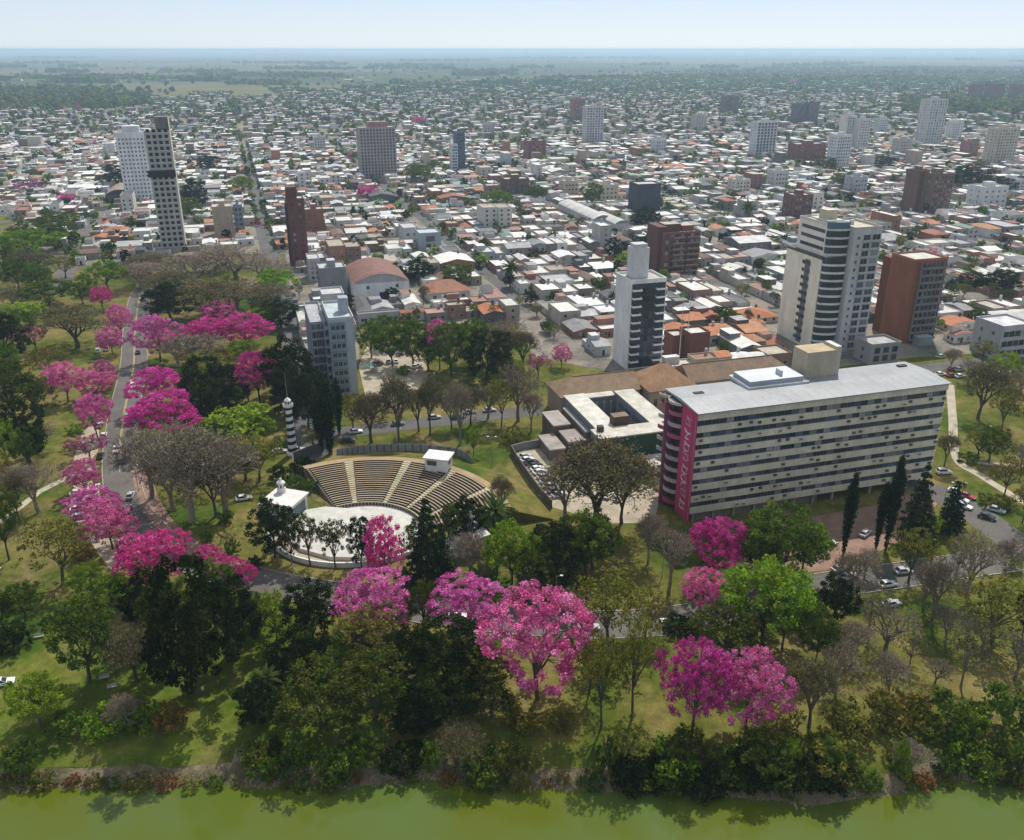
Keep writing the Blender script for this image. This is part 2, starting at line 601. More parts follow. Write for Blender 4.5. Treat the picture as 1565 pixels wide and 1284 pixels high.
# ------------------------------------------------------------------ roads, pavements, paths
AVENUE = spline([P(*q) for q in ((232, 425), (214, 455), (207, 500), (204, 560), (192, 620), (184, 680), (186, 735), (203, 785), (245, 830), (310, 862), (400, 890), (500, 908), (620, 928), (760, 946), (900, 955), (1030, 948), (1150, 924), (1260, 896),
                                          (1370, 880), (1480, 864), (1600, 848), (1800, 825))])
mb = ribbon(MB(), AVENUE, -4.6, 4.6, 0.07)
struct('road', mb, 'worn_asphalt', 'curving park avenue of worn grey asphalt')
for s in (-1, 1):
    struct('kerb', ribbon(MB(), AVENUE, s * 4.6, s * 4.85, 0.02, 0.19), 'pavement', 'pale kerb along the curving avenue')
mb = MB()
k = 0
for i in range(6, 46):
    ribbon(mb, AVENUE[i:i + 2], -0.28, -0.08, 0.075)
    ribbon(mb, AVENUE[i:i + 2], 0.08, 0.28, 0.075)
struct('road_marking', mb, 'yellow_line', 'double yellow centre line of the avenue')
mb = MB()
for q0, q1 in (((183, 566), (232, 566)), ((210, 569), (224, 578))):
    a, b = P(*q0), P(*q1)
    ribbon(mb, [a, b], -0.15, 0.15, 0.078)
struct('crossing_marking', mb, 'line_paint', 'white stop line across the avenue')
mb = ribbon(MB(), spline([P(*q) for q in ((205, 690), (217, 735), (232, 775), (262, 815), (310, 848), (360, 872))]), -2.2, 2.6, 0.11)
struct('pavement', mb, 'brick_paving', 'reddish brick pavement inside the avenue bend')
mb = MB()
mb.face([(*P(*q), 0.065) for q in ((112, 742), (140, 735), (152, 748), (156, 790), (175, 830), (190, 868), (170, 872), (130, 818), (106, 780))])
mb.face([(*P(*q), 0.065) for q in ((128, 655), (152, 648), (150, 690), (132, 712), (112, 704))])
struct('parking_bay', mb, 'sandy_ground', 'sandy parking bay on the outer side of the avenue')
for pts, w in ((((1452, 588), (1456, 640), (1462, 700), (1500, 728), (1565, 768), (1640, 810)), 1.3), (((1462, 705), (1500, 708), (1565, 712)), 0.9), (((60, 752), (104, 730), (150, 712)), 1.1),
               (((0, 800), (60, 752)), 1.0)):
    struct('path', ribbon(MB(), spline([P(*q) for q in pts]), -w, w, 0.066), 'path_dirt', 'narrow pale footpath across the lawn')
mb = ribbon(MB(), spline([P(*q) for q in ((1385, 735), (1430, 752), (1480, 778), (1530, 812), (1580, 850))]), -5.2, 4.6, 0.068)
struct('driveway', mb, 'worn_asphalt', 'asphalt driveway beside the end of the long block')
mb = MB()
mb.face([(*P(*q), 0.064) for q in ((1190, 800), (1350, 770), (1420, 742), (1440, 760), (1400, 815), (1330, 850), (1260, 872), (1180, 880), (1120, 860))])
struct('forecourt', mb, 'brick_paving', 'reddish paved forecourt before the long block')
mb = MB()
mb.face([(*P(*q), 0.064) for q in ((783, 694), (800, 688), (880, 680), (960, 730), (1010, 752), (1000, 800), (930, 800), (842, 775))])
struct('car_park', mb, 'sandy_ground', 'pale car park beside the school')
mb = MB()
mb.face([(*P(*q), 0.064) for q in ((548, 560), (560, 530), (640, 540), (652, 560), (655, 600), (600, 630), (560, 612))])
struct('yard', mb, 'sandy_ground', 'dry yard with parked vehicles beside the narrow grey tower')
mb = MB()
for a, b in (((-84, 83), (-10, 83)), ((126, 80), (420, 80))):
    ribbon(mb, [W2(*a), W2(*b)], -4.2, 4.2, 0.072)
struct('street', mb, 'asphalt', 'asphalt street behind the amphitheatre')
mb = ribbon(MB(), [W2(-86, 60), W2(-86, 83), W2(-84, 200), W2(-86, 420), W2(-88, 900)], -5, 5, 0.08)
struct('street', mb, 'asphalt', 'asphalt street running past the narrow grey tower')
for k in range(1, 5):
    u0 = -86 + 108 * k
    mb = ribbon(MB(), [W2(u0, 195 if k > 1 else 195), W2(u0, 1500)], -3.2, 3.2, 0.08)
    struct('street', mb, 'asphalt', 'straight asphalt street between the house blocks')
for k in range(2, 12):
    v0 = 83 + 108 * k
    mb = ribbon(MB(), [W2(-84 if k < 3 else -260, v0), W2(420 + 70 * k, v0)], -3.2, 3.2, 0.09)
    struct('street', mb, 'asphalt', 'cross street of asphalt between the house blocks')
mb = ribbon(MB(), [W2(-190, 300), W2(-196, 420), W2(-216, 640), W2(-250, 1100)], -5, 5, 0.08)
struct('street', mb, 'worn_asphalt', 'wide street continuing the avenue into the town')

# ------------------------------------------------------------------ haze: the air itself
mb = MB()
mb.box(-64000, 64000, -5200, 64000, -5.4, 116.0)
hz = bpy.data.materials.new('air')
hz.use_nodes = True
nt_ = hz.node_tree
nt_.nodes.remove(nt_.nodes['Principled BSDF'])
pv = nt_.nodes.new('ShaderNodeVolumePrincipled')
pv.inputs['Color'].default_value = (0.58, 0.80, 1.0, 1)
pv.inputs['Density'].default_value = 0.00011
pv.inputs['Anisotropy'].default_value = 0.3
nt_.links.new(pv.outputs[0], nt_.nodes['Material Output'].inputs['Volume'])
MATS['air'] = hz
tag(mb.obj('haze', 'air'), 'pale blue haze over the distant plain', 'haze', None, 'stuff')
# ------------------------------------------------------------------ trees: one template per look and variant, placed as copies
rn = np.random.default_rng(11)

def unit(n):
    a = rn.normal(size=(n, 3))
    return a / np.linalg.norm(a, axis=1)[:, None]

def leaf_cloud(clumps, per, size, pal, spread=0.42, upbias=0.45, flat=0.8):
    """Leaf-sized quads through the volume of each clump (x, y, z, r)."""
    vs, cs = [], []
    pal = np.array(pal)
    ctr = np.mean(np.array([c[:3] for c in clumps]), axis=0)
    for (x, y, z, r) in clumps:
        n = max(6, int(per * (r ** 1.7)))
        d = unit(n)
        rad = r * rn.random(n) ** 0.45
        c = d * rad[:, None] * np.array([1, 1, flat]) + np.array([x, y, z])
        nrm = unit(n) + d * 0.7 + np.array([0, 0, upbias])
        nrm /= np.linalg.norm(nrm, axis=1)[:, None]
        a = np.cross(nrm, unit(n))
        a /= np.linalg.norm(a, axis=1)[:, None] + 1e-9
        b = np.cross(nrm, a)
        s = (size * (0.55 + 0.8 * rn.random(n)))[:, None]
        a, b = a * s * 0.5, b * s * 0.5 * (0.6 + 0.5 * rn.random(n))[:, None]
        vs.append(np.stack([c - a - b, c + a - b * 0.6, c + a * 0.9 + b, c - a * 0.7 + b * 0.8], axis=1))
        base = pal[rn.integers(len(pal))] * (1 + spread * (rn.random() - 0.5) * 1.6)
        mixin = pal[rn.integers(len(pal), size=n)]
        col = (0.6 * base + 0.4 * mixin) * (1 + spread * (rn.random((n, 1)) - 0.5) * 2)
        cs.append(np.clip(col, 0.002, 0.9))
    return np.concatenate(vs), np.concatenate(cs)

def limb(mb, p, q, r0, r1, n=6, bend=0.12, segs=3):
    L = math.dist(p, q)
    pts = [p]
    for i in range(1, segs):
        t = i / segs
        pts.append(tuple(p[k] + (q[k] - p[k]) * t + rs.uniform(-bend, bend) * L * 0.6 + (0.10 * L * math.sin(math.pi * t) if k == 2 else 0) for k in range(3)))
    pts.append(q)
    for i in range(segs):
        a, b = r0 + (r1 - r0) * i / segs, r0 + (r1 - r0) * (i + 1) / segs
        mb.tube(pts[i], pts[i + 1], a, b, n)
    return pts

def crown_points(n, rx, zc, rz, rmin, rmax, lower=-0.7, shell=0.75):
    out = []
    tries = 0
    while len(out) < n and tries < 4000:
        tries += 1
        a, h = rs.uniform(0, 2 * math.pi), rs.uniform(lower, 1)
        w = math.sqrt(max(0, 1 - h * h))
        k = shell + (1 - shell) * rs.random() if rs.random() < 0.75 else rs.uniform(0.2, shell)
        lump = 1 + 0.18 * math.sin(2 * a + h * 3 + n) + 0.12 * math.sin(3 * a - 2 * h)
        x, y, z = math.cos(a) * w * rx * k * lump, math.sin(a) * w * rx * k * lump, zc + h * rz * k
        r = rs.uniform(rmin, rmax)
        if any((x - o[0]) ** 2 + (y - o[1]) ** 2 + (z - o[2]) ** 2 < (0.55 * (r + o[3])) ** 2 for o in out):
            continue
        out.append((x, y, z, r))
    return out

TEMPL = {}

def finish(kind, trunk, tm, crown, cm):
    """Normalises a template to height 1 and crown width 1 and stores its two meshes."""
    v, c = crown
    tv = np.array(trunk.v)
    top = max(v[..., 2].max(), tv[:, 2].max())
    w = np.percentile(np.abs(v[..., :2]), 97) * 2 * 1.02
    v = v / np.array([w, w, top])
    trunk.v = [tuple(p) for p in tv / np.array([w, w, top])]
    TEMPL.setdefault(kind, []).append((trunk.mesh('trunk', (tm,)), quads_mesh('crown', v, c, (cm,))))

def broad(kind, pal, n, rx, zc, rz, clr, rmin, rmax, per, size, tm='bark', cm='leaf', fork=0.32, lower=-0.6, thick=0.30, shell=0.75, flat=0.8, limbs=9):
    pts = crown_points(n, rx, zc, rz, rmin, rmax, lower, shell)
    t = MB()
    top = (rs.uniform(-.4, .4), rs.uniform(-.4, .4), zc * fork * 2)
    trunk_pts = limb(t, (0, 0, -0.3), top, thick, thick * 0.7, 7, 0.04, 3)
    order = sorted(pts, key=lambda c: -c[3])[:limbs * 3]
    mains = order[:limbs]
    for c in mains:
        q = (c[0] * 0.62, c[1] * 0.62, top[2] + (c[2] - top[2]) * 0.62)
        limb(t, top, q, thick * 0.5, thick * 0.25, 5, 0.10, 3)
        for d in sorted(pts, key=lambda e: math.dist(e[:3], q))[:5]:
            limb(t, q, d[:3], thick * 0.22, thick * 0.06, 4, 0.10, 2)
    finish(kind, t, tm, leaf_cloud(pts, per, size, pal, flat=flat), cm)

PINK = [(0.56, 0.055, 0.30), (0.48, 0.032, 0.23), (0.62, 0.12, 0.38), (0.38, 0.018, 0.18), (0.54, 0.05, 0.26)]
SOFTPINK = [(0.64, 0.14, 0.40), (0.56, 0.09, 0.32), (0.70, 0.25, 0.50), (0.47, 0.05, 0.25), (0.54, 0.17, 0.33)]
DULLPINK = [(0.36, 0.075, 0.20), (0.28, 0.06, 0.13), (0.42, 0.10, 0.25), (0.17, 0.085, 0.075)]
DARK = [(0.009, 0.016, 0.004), (0.018, 0.031, 0.006), (0.006, 0.011, 0.003), (0.050, 0.064, 0.012), (0.024, 0.038, 0.008)]  # the lightest green stands for sunlit leaves, a highlight put into the colour
DUSKY = [(0.050, 0.064, 0.010), (0.088, 0.098, 0.014), (0.026, 0.036, 0.008), (0.125, 0.120, 0.022), (0.060, 0.095, 0.014)]
MID = [(0.065, 0.115, 0.014), (0.095, 0.155, 0.018), (0.042, 0.075, 0.011), (0.130, 0.175, 0.022)]
BRIGHT = [(0.135, 0.235, 0.014), (0.185, 0.290, 0.018), (0.100, 0.180, 0.013), (0.220, 0.310, 0.025)]
LIME = [(0.20, 0.27, 0.022), (0.235, 0.30, 0.03), (0.16, 0.22, 0.02)]
OLIVE = [(0.135, 0.145, 0.022), (0.175, 0.180, 0.028), (0.095, 0.102, 0.018), (0.19, 0.160, 0.035)]
GREYLEAF = [(0.10, 0.105, 0.055), (0.13, 0.125, 0.07), (0.075, 0.08, 0.04), (0.15, 0.13, 0.085)]
RUST = [(0.22, 0.11, 0.03), (0.28, 0.15, 0.04), (0.16, 0.09, 0.03)]

for i in range(5):
    broad('blossom', PINK if i < 2 else SOFTPINK, 200, 5.4, 6.9 + 0.2 * i, 3.9 + 0.3 * i, 4, 0.40, 0.85, 140, 0.215, cm='blossom', fork=0.19, lower=-0.62 - 0.06 * i, shell=0.86, flat=0.75, thick=0.26)
for i in range(2):
    broad('dull_blossom', DULLPINK, 46, 5.0, 6.5, 2.6, 4, 0.6, 1.0, 40, 0.36, cm='blossom', fork=0.22, lower=-0.3, shell=0.82, thick=0.26)
for i in range(4):
    broad('evergreen', DARK, 110, 5.2, 8.0, 6.0 + 0.4 * i, 4, 0.6, 1.3, 105, 0.30, fork=0.17, lower=-0.8, shell=0.8, thick=0.38)
for i in range(4):
    broad('dusky', DUSKY, 100, 4.8, 8.0, 5.0 + 0.4 * i, 4, 0.5, 1.1, 82, 0.27, fork=0.18, lower=-0.6, shell=0.78, thick=0.34)
for i in range(3):
    broad('leafy', MID, 95, 5.0, 7.6, 4.6, 4, 0.55, 1.2, 110, 0.27, fork=0.19, lower=-0.65, shell=0.82, thick=0.32)
for i in range(3):
    broad('fresh', BRIGHT, 85, 5.0, 7.0, 3.6, 4, 0.55, 1.15, 110, 0.27, fork=0.2, lower=-0.55, shell=0.82, thick=0.3)
for i in range(2):
    broad('lime', LIME, 40, 4.0, 6.0, 3.2, 4, 0.7, 1.2, 60, 0.38, fork=0.2, lower=-0.5, thick=0.25)
for i in range(3):
    broad('sparse', OLIVE, 120, 5.2, 8.2, 4.4, 4, 0.45, 0.95, 44, 0.28, fork=0.19, lower=-0.5, shell=0.72, thick=0.30)
for i in range(2):
    broad('greyleaf', GREYLEAF, 120, 5.2, 8.0, 4.2, 4, 0.45, 0.95, 30, 0.25, tm='pale_bark', fork=0.19, lower=-0.5, shell=0.7, thick=0.30)
for pal, k in ((DARK, 'dark_shrub'), (MID, 'shrub'), (BRIGHT, 'fresh_shrub'), (OLIVE, 'brown_shrub'), (RUST, 'rust_shrub')):
    for i in range(2):
        broad(k, pal, 34, 2.4, 1.5, 1.5, 0, 0.4, 0.75, 90, 0.27, fork=0.2, lower=-0.75, shell=0.7, thick=0.10, limbs=5)

def bare(kind, levels, tm, pal, buds, spread, height):
    """A leafless tree: the branching itself makes the crown, with a thin dusting of buds and dry pods."""
    t = MB()
    tips = []
    def grow(p, d, L, r, lev):
        q = tuple(p[k] + d[k] * L for k in range(3))
        n = 6 if lev == 0 else (5 if lev < 3 else 3)
        mid = tuple(p[k] + d[k] * L * 0.5 + rs.uniform(-.06, .06) * L for k in range(3))
        t.tube(p, mid, r, r * 0.85, n)
        t.tube(mid, q, r * 0.85, r * 0.68, n)
        if lev >= levels - 1:
            tips.append(q)
            tips.append(mid)
        if lev >= levels:
            return
        kids = 4 if lev < 2 else 3
        a0 = rs.uniform(0, 6.28)
        for k in range(kids):
            a = a0 + 6.283 * k / kids + rs.uniform(-.4, .4)
            s = spread * rs.uniform(0.6, 1.2) * (1.0 if lev else 0.9)
            # tangent frame
            up = Vector(d)
            e = up.orthogonal().normalized()
            f = up.cross(e)
            nd = up * math.cos(s) + (e * math.cos(a) + f * math.sin(a)) * math.sin(s)
            nd.z += 0.10
            nd.normalize()
            grow(q, tuple(nd), L * rs.uniform(0.62, 0.84), r * (0.62 if lev < 4 else 0.7), lev + 1)
    grow((0, 0, -0.3), (rs.uniform(-.08, .08), rs.uniform(-.08, .08), 0.99), height * 0.26, 0.34, 0)
    cl = [(x, y, z, 0.55) for x, y, z in tips]
    rs.shuffle(cl)
    v, c = leaf_cloud(cl[:buds], 22, 0.15, pal, upbias=0.2)
    finish(kind, t, tm, (v, c), 'leaf')

BUDS = [(0.22, 0.18, 0.125), (0.27, 0.225, 0.155), (0.17, 0.14, 0.09)]
BUDS2 = [(0.165, 0.150, 0.062), (0.20, 0.185, 0.075), (0.125, 0.11, 0.05)]
for i in range(4):
    bare('bare', 5 if i % 2 else 6, 'pale_bark', BUDS, 160 if i % 2 else 420, 0.62, 10)
for i in range(2):
    bare('budding', 6, 'bark', BUDS2, 900, 0.58, 10)

def cypress(w):
    t = MB()
    t.tube((0, 0, -.3), (0, 0, 2), 0.22, 0.18, 6)
    t.tube((0, 0, 2), (0, 0, 13), 0.18, 0.03, 5)
    pts = []
    for i in range(75):
        z = 0.9 + 12.9 * (i / 75)
        k = math.sin(math.pi * min(1, 0.18 + 0.82 * (1 - (i / 75)) ** 0.9) ** 0.9) if i < 60 else (75 - i) / 22
        rad = w * max(0.12, min(1, k))
        a = i * 2.4
        pts.append((math.cos(a) * rad * 0.45, math.sin(a) * rad * 0.45, z, 0.30 + 0.45 * rad))
    finish('cypress', t, 'bark', leaf_cloud(pts, 110, 0.26, [(0.012, 0.022, 0.009), (0.018, 0.030, 0.011), (0.024, 0.040, 0.014)], upbias=0.1, flat=1.3), 'leaf')

cypress(1.0)
cypress(1.2)

def conifer(pal, tiers):
    t = MB()
    t.tube((0, 0, -.3), (0, 0, 12.5), 0.30, 0.04, 7)
    pts = []
    for i in range(tiers):
        k = i / (tiers - 1)
        z = 1.6 + 11 * k
        rad = 4.0 * (1 - k) ** 0.8 + 0.25
        nb = max(3, int(9 * (1 - k) + 3))
        for j in range(nb):
            a = 6.283 * j / nb + i * 0.9 + rs.uniform(-.2, .2)
            rr = rad * rs.uniform(0.8, 1.1)
            t.tube((0, 0, z), (math.cos(a) * rr, math.sin(a) * rr, z - 0.5), 0.07, 0.02, 3)
            for s in (0.45, 0.75, 1.0):
                pts.append((math.cos(a) * rr * s, math.sin(a) * rr * s, z - 0.45 * s, 0.55 + 0.25 * (1 - k)))
    finish('conifer', t, 'bark', leaf_cloud(pts, 46, 0.34, pal, upbias=0.7, flat=0.45), 'leaf')

conifer([(0.018, 0.040, 0.020), (0.026, 0.054, 0.026), (0.013, 0.028, 0.014)], 12)
conifer([(0.022, 0.044, 0.014), (0.030, 0.056, 0.018), (0.016, 0.030, 0.011)], 10)

def palm():
    t = MB()
    limb(t, (0, 0, -.2), (0.2, 0, 7.5), 0.24, 0.18, 7, 0.01, 3)
    vs, cs = [], []
    for k in range(34):
        a = k * 2.399
        el = 1.25 - 1.9 * (k / 34)
        p = np.array([0.2, 0, 7.5])
        d = np.array([math.cos(a) * math.cos(el), math.sin(a) * math.cos(el), math.sin(el)])
        side = np.array([-math.sin(a), math.cos(a), 0])
        for s in range(6):
            q = p + d * 0.55
            w0, w1 = 0.42 * math.sin(math.pi * (s + 0.6) / 7), 0.42 * math.sin(math.pi * (s + 1.6) / 7)
            for sg in (-1, 1):
                vs.append(np.array([p, q, q + side * sg * w1 - [0, 0, 0.12], p + side * sg * w0 - [0, 0, 0.12]]))
                g = rs.uniform(0.8, 1.25)
                cs.append((0.055 * g, 0.085 * g, 0.022 * g))
            p = q
            d = d - np.array([0, 0, 0.17])
            d /= np.linalg.norm(d)
    finish('palm', t, 'pale_bark', (np.array(vs), np.array(cs)), 'leaf')

palm()

LOOK = {  # kind -> object name, how it looks, category
    'blossom': ('blossom_tree', 'tree in full magenta blossom', 'tree'),
    'dull_blossom': ('blossom_tree', 'tree with dull faded pink blossom', 'tree'),
    'evergreen': ('evergreen_tree', 'dense very dark green tree', 'tree'),
    'dusky': ('leafy_tree', 'dusky olive-green tree', 'tree'),
    'leafy': ('leafy_tree', 'mid green leafy tree', 'tree'),
    'fresh': ('leafy_tree', 'bright fresh green tree', 'tree'),
    'lime': ('leafy_tree', 'small yellow-green tree', 'tree'),
    'sparse': ('sparse_tree', 'thin olive-brown tree', 'tree'),
    'greyleaf': ('sparse_tree', 'airy grey-green tree', 'tree'),
    'bare': ('bare_tree', 'bare grey-brown twiggy tree', 'tree'),
    'budding': ('bare_tree', 'nearly bare budding tree', 'tree'),
    'cypress': ('cypress_tree', 'slim black-green cypress', 'tree'),
    'conifer': ('conifer_tree', 'conical dark conifer', 'tree'),
    'palm': ('palm_tree', 'palm with a tuft of fronds', 'tree'),
    'dark_shrub': ('shrub', 'dark green shrub', 'shrub'),
    'shrub': ('shrub', 'mid green shrub', 'shrub'),
    'fresh_shrub': ('shrub', 'bright green shrub', 'shrub'),
    'brown_shrub': ('shrub', 'dry olive-brown shrub', 'shrub'),
    'rust_shrub': ('shrub', 'rust-coloured dry shrub', 'shrub'),
}
TREES = []          # (kind, x, y, height, width, zone phrase, anchor phrase, anchor point)

def T(zone, anchor, at, rows):
    """rows of (kind, base column, base row, top row, crown width in pixels)."""
    ax, ay = P(*at)
    for kind, bx, by, top, w in rows:
        x, y = P(bx, by)
        z = ground_z(x, y)
        if z < 0:
            x, y = P(bx, by, z)
        h = max(1.0, rise(bx, by, top))
        dep = proj(x, y, h * 0.6)[2]
        TREES.append((kind, x, y, h, w * dep / F, zone, anchor, (ax, ay), z))

def plant_all():
    groups = {}
    for t in TREES:
        groups.setdefault((t[0], t[5]), []).append(t)
    for (kind, zone), ts in groups.items():
        ax, ay = ts[0][7]
        ts.sort(key=lambda t: math.hypot(t[1] - ax, t[2] - ay))
        nm, look, cat = LOOK[kind]
        for i, (k, x, y, h, w, zn, anchor, at, z) in enumerate(ts):
            lab = '%s %s' % (look, zone)
            if len(ts) > 1:
                lab += ', %s from %s' % (ordinal(i), anchor)
            tm, cm = TEMPL[kind][rs.randrange(len(TEMPL[kind]))]
            r = thing(nm, lab, cat, (x, y, z), rs.uniform(0, 6.28), 'trees ' + zone if cat == 'tree' else 'shrubs ' + zone)
            r.scale = (w, w, h)
            put('trunk', tm, r)
            put('crown', cm, r)
# ------------------------------------------------------------------ window and small-part meshes shared by many buildings
WCACHE = {}

def window_mesh(w, h, kind, frame=(0.5, 0.5, 0.48), bar=True):
    key = (round(w, 2), round(h, 2), kind, frame, bar)
    if key not in WCACHE:
        b = MB()
        f, t = min(0.09, w * 0.08), 0.10
        b.face([(-w / 2, -0.03, 0), (w / 2, -0.03, 0), (w / 2, -0.03, h), (-w / 2, -0.03, h)], m=1)
        b.box(-w / 2, w / 2, -t, 0, -f, 0, frame)
        b.box(-w / 2, w / 2, -t, 0, h, h + f, frame)
        b.box(-w / 2 - f, -w / 2, -t, 0, -f, h + f, frame)
        b.box(w / 2, w / 2 + f, -t, 0, -f, h + f, frame)
        if bar:
            b.box(-0.03, 0.03, -0.06, -0.03, 0, h, frame)
        WCACHE[key] = b.mesh('window', ('paint', kind))
    return WCACHE[key]

def face_at(face, W, D, s, out=0.0):
    """Local x, y and turn for a spot s metres along a face."""
    if face == 'front':
        return (s, -out, 0.0)
    if face == 'left':
        return (-out, D - s, -math.pi / 2)
    if face == 'right':
        return (W + out, s, math.pi / 2)
    return (W - s, D + out, math.pi)

def windows(root, face, W, D, s0, s1, z0, dz, nf, nc, w, h, kinds=('glass', 'glass', 'curtain'), frame=(0.5, 0.5, 0.48), x=0.0, y=0.0, skip=0.0, name='window', bar=True):
    for k in range(nf):
        for c in range(nc):
            if skip and rs.random() < skip:
                continue
            px, py, rz = face_at(face, W, D, s0 + (s1 - s0) * (c + 0.5) / nc, 0.01)
            put(name, window_mesh(w, h, kinds[rs.randrange(len(kinds))], frame, bar), root, (x + px, y + py, z0 + dz * k), rz)

def balconies(root, face, W, D, s0, s1, z0, dz, nf, depth, ph, col, x=0.0, y=0.0, th=0.16, name='balcony'):
    L = s1 - s0
    b = MB()
    b.box(-L / 2, L / 2, -depth, 0, -th, 0, col)
    b.box(-L / 2, L / 2, -depth, -depth + 0.12, 0, ph, col)
    b.box(-L / 2, -L / 2 + 0.12, -depth + 0.12, 0, 0, ph, col)
    b.box(L / 2 - 0.12, L / 2, -depth + 0.12, 0, 0, ph, col)
    me = b.mesh(name, ('paint',))
    for k in range(nf):
        px, py, rz = face_at(face, W, D, (s0 + s1) / 2, 0.0)
        put(name, me, root, (x + px, y + py, z0 + dz * k), rz)

def roof_cap(root, W, D, h, col, x=0.0, y=0.0, roofcol=(0.45, 0.44, 0.42), par=0.9):
    b = MB()
    t = 0.25
    b.box(x - 0.03, x + W + 0.03, y - 0.03, y + t, h, h + par, col)
    b.box(x - 0.03, x + W + 0.03, y + D - t, y + D + 0.03, h, h + par, col)
    b.box(x - 0.03, x + t, y + t, y + D - t, h, h + par, col)
    b.box(x + W - t, x + W + 0.03, y + t, y + D - t, h, h + par, col)
    b.obj('parapet', 'paint', root)
    b = MB()
    b.box(x + t, x + W - t, y + t, y + D - t, h, h + 0.12, roofcol)
    b.obj('roof', 'roofing', root)

def walls(root, W, D, h, col, x=0.0, y=0.0, z=0.0, name='wall', mat='paint'):
    return MB().box(x, x + W, y, y + D, z, z + h, col).obj(name, mat, root)

def tank(root, x, y, z, r=0.9, h=1.6, col=(0.55, 0.55, 0.54)):
    MB().lathe([(0.01, h + 0.35), (r * 0.6, h + 0.2), (r, h), (r, 0.25), (r * 0.9, 0.0)], 12, x, y, col).obj('water_tank', 'paint', root, (0, 0, z))

# ------------------------------------------------------------------ the long nine-storey block
LW, LD = 72.5, 17.0
BEIGE = (0.66, 0.61, 0.485)
root = thing('office_block', 'long nine-storey beige block with pale metal roof and magenta mural end', 'building', (*W2(0, 0), 0), TH)
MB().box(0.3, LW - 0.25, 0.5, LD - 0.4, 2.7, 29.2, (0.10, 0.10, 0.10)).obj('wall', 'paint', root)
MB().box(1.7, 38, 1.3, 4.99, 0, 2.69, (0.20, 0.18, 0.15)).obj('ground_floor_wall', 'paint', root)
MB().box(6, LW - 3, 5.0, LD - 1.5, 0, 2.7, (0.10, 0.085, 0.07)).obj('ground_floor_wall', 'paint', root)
for i in range(13):
    MB().box(1.0 + i * 5.85, 1.55 + i * 5.85, 0.6, 1.15, 0, 2.7, (0.32, 0.30, 0.26)).obj('column', 'paint', root)
MB().box(0, LW, 0, 0.5, 27.95, 29.9, BEIGE).obj('frieze', 'paint', root)
MB().box(LW - 0.25, LW, 0.5, LD, 2.7, 29.9, BEIGE).obj('end_wall', 'paint', root)
MB().box(0.3, LW - 0.25, LD - 0.4, LD, 2.7, 29.9, BEIGE).obj('back_wall', 'paint', root)
sp = MB().box(0, LW, 0, 0.5, 0, 1.68, BEIGE).mesh('spandrel', ('paint',))
ac_meshes = [MB().box(-.42, .42, -.38, 0, 0, .58, c).box(-.30, .30, -.40, -.38, .08, .5, (0.1, 0.1, 0.1)).mesh('air_conditioner', ('paint',)) for c in ((0.55, 0.55, 0.52), (0.10, 0.095, 0.09), (0.20, 0.18, 0.16), (0.06, 0.06, 0.07))]
nac = 0
for k in range(8):
    zt = 27.9 - 3.15 * k
    put('spandrel', sp, root, (0, 0, zt - 1.45 - 1.70))
    for c in range(36):
        q = rs.random()
        kd = 'glass' if q < 0.62 else ('blue_glass' if q < 0.82 else 'curtain')
        put('window', window_mesh(1.86, 1.28, kd, (0.12, 0.12, 0.12)), root, (1.05 + c * 2.01, 0.47, zt - 1.38))
        if rs.random() < 0.36 and nac < 110:
            nac += 1
            put('air_conditioner', ac_meshes[rs.randrange(4)], root, (1.05 + c * 2.01 + rs.uniform(-.5, .5), -0.004, zt - 1.45 - rs.uniform(0.45, 1.2)))
rf = MB()
RC = (0.28, 0.295, 0.315)
for (ya, za), (yb, zb) in (((-0.5, 30.0), (8.5, 30.55)), ((8.5, 30.55), (17.5, 30.0))):
    rf.face([(-0.3, ya, za), (LW + 0.4, ya, za), (LW + 0.4, yb, zb), (-0.3, yb, zb)], RC)
rf.box(-0.3, LW + 0.4, -0.5, -0.42, 29.75, 29.995, (0.30, 0.31, 0.33))
rf.box(-0.3, LW + 0.4, 17.42, 17.5, 29.75, 29.995, (0.30, 0.31, 0.33))
rf.face([(-0.3, -0.5, 29.75), (-0.3, 17.5, 29.75), (-0.3, 17.5, 30), (-0.3, 8.5, 30.55), (-0.3, -0.5, 30)], (0.30, 0.31, 0.33))
rf.face([(LW + 0.4, -0.5, 29.75), (LW + 0.4, 17.5, 29.75), (LW + 0.4, 17.5, 30), (LW + 0.4, 8.5, 30.55), (LW + 0.4, -0.5, 30)], (0.30, 0.31, 0.33))
rfo = rf.obj('roof', 'sheet_metal', root)
seam = MB().box(-0.03, 0.03, -0.5, 8.5, 0, 0.02, RC)
seam.v = [(x, y, z + 30.0 + 0.55 * (y + 0.5) / 9.0) for x, y, z in seam.v]
seam_me = seam.mesh('roof_seam', ('sheet_metal',))
for i in range(24):
    put('roof_seam', seam_me, rfo, (1.5 + i * 3.05, 0, 0))
MB().box(18.9, 36.5, 9.0, 19.2, 30.3, 31.1, (0.48, 0.50, 0.52)).obj('lantern_base', 'sheet_metal', root)
MB().box(19.6, 35.2, 9.9, 18.2, 31.1, 32.3, (0.30, 0.35, 0.40), top=(0.52, 0.56, 0.60)).obj('roof_lantern', 'sheet_metal', root)
MB().box(29.5, 30.0, 11.6, 14.2, 32.3, 33.7, (0.40, 0.45, 0.50)).obj('roof_vent', 'sheet_metal', root)
MB().box(38.0, 46.8, 13.2, 19.6, 30.0, 37.2, (0.44, 0.39, 0.29), top=(0.48, 0.38, 0.24)).obj('lift_house', 'paint', root)
MB().box(46.8, 48.4, 13.5, 18.8, 30.0, 38.0, (0.46, 0.43, 0.36), top=(0.62, 0.60, 0.56)).obj('water_tower', 'paint', root)
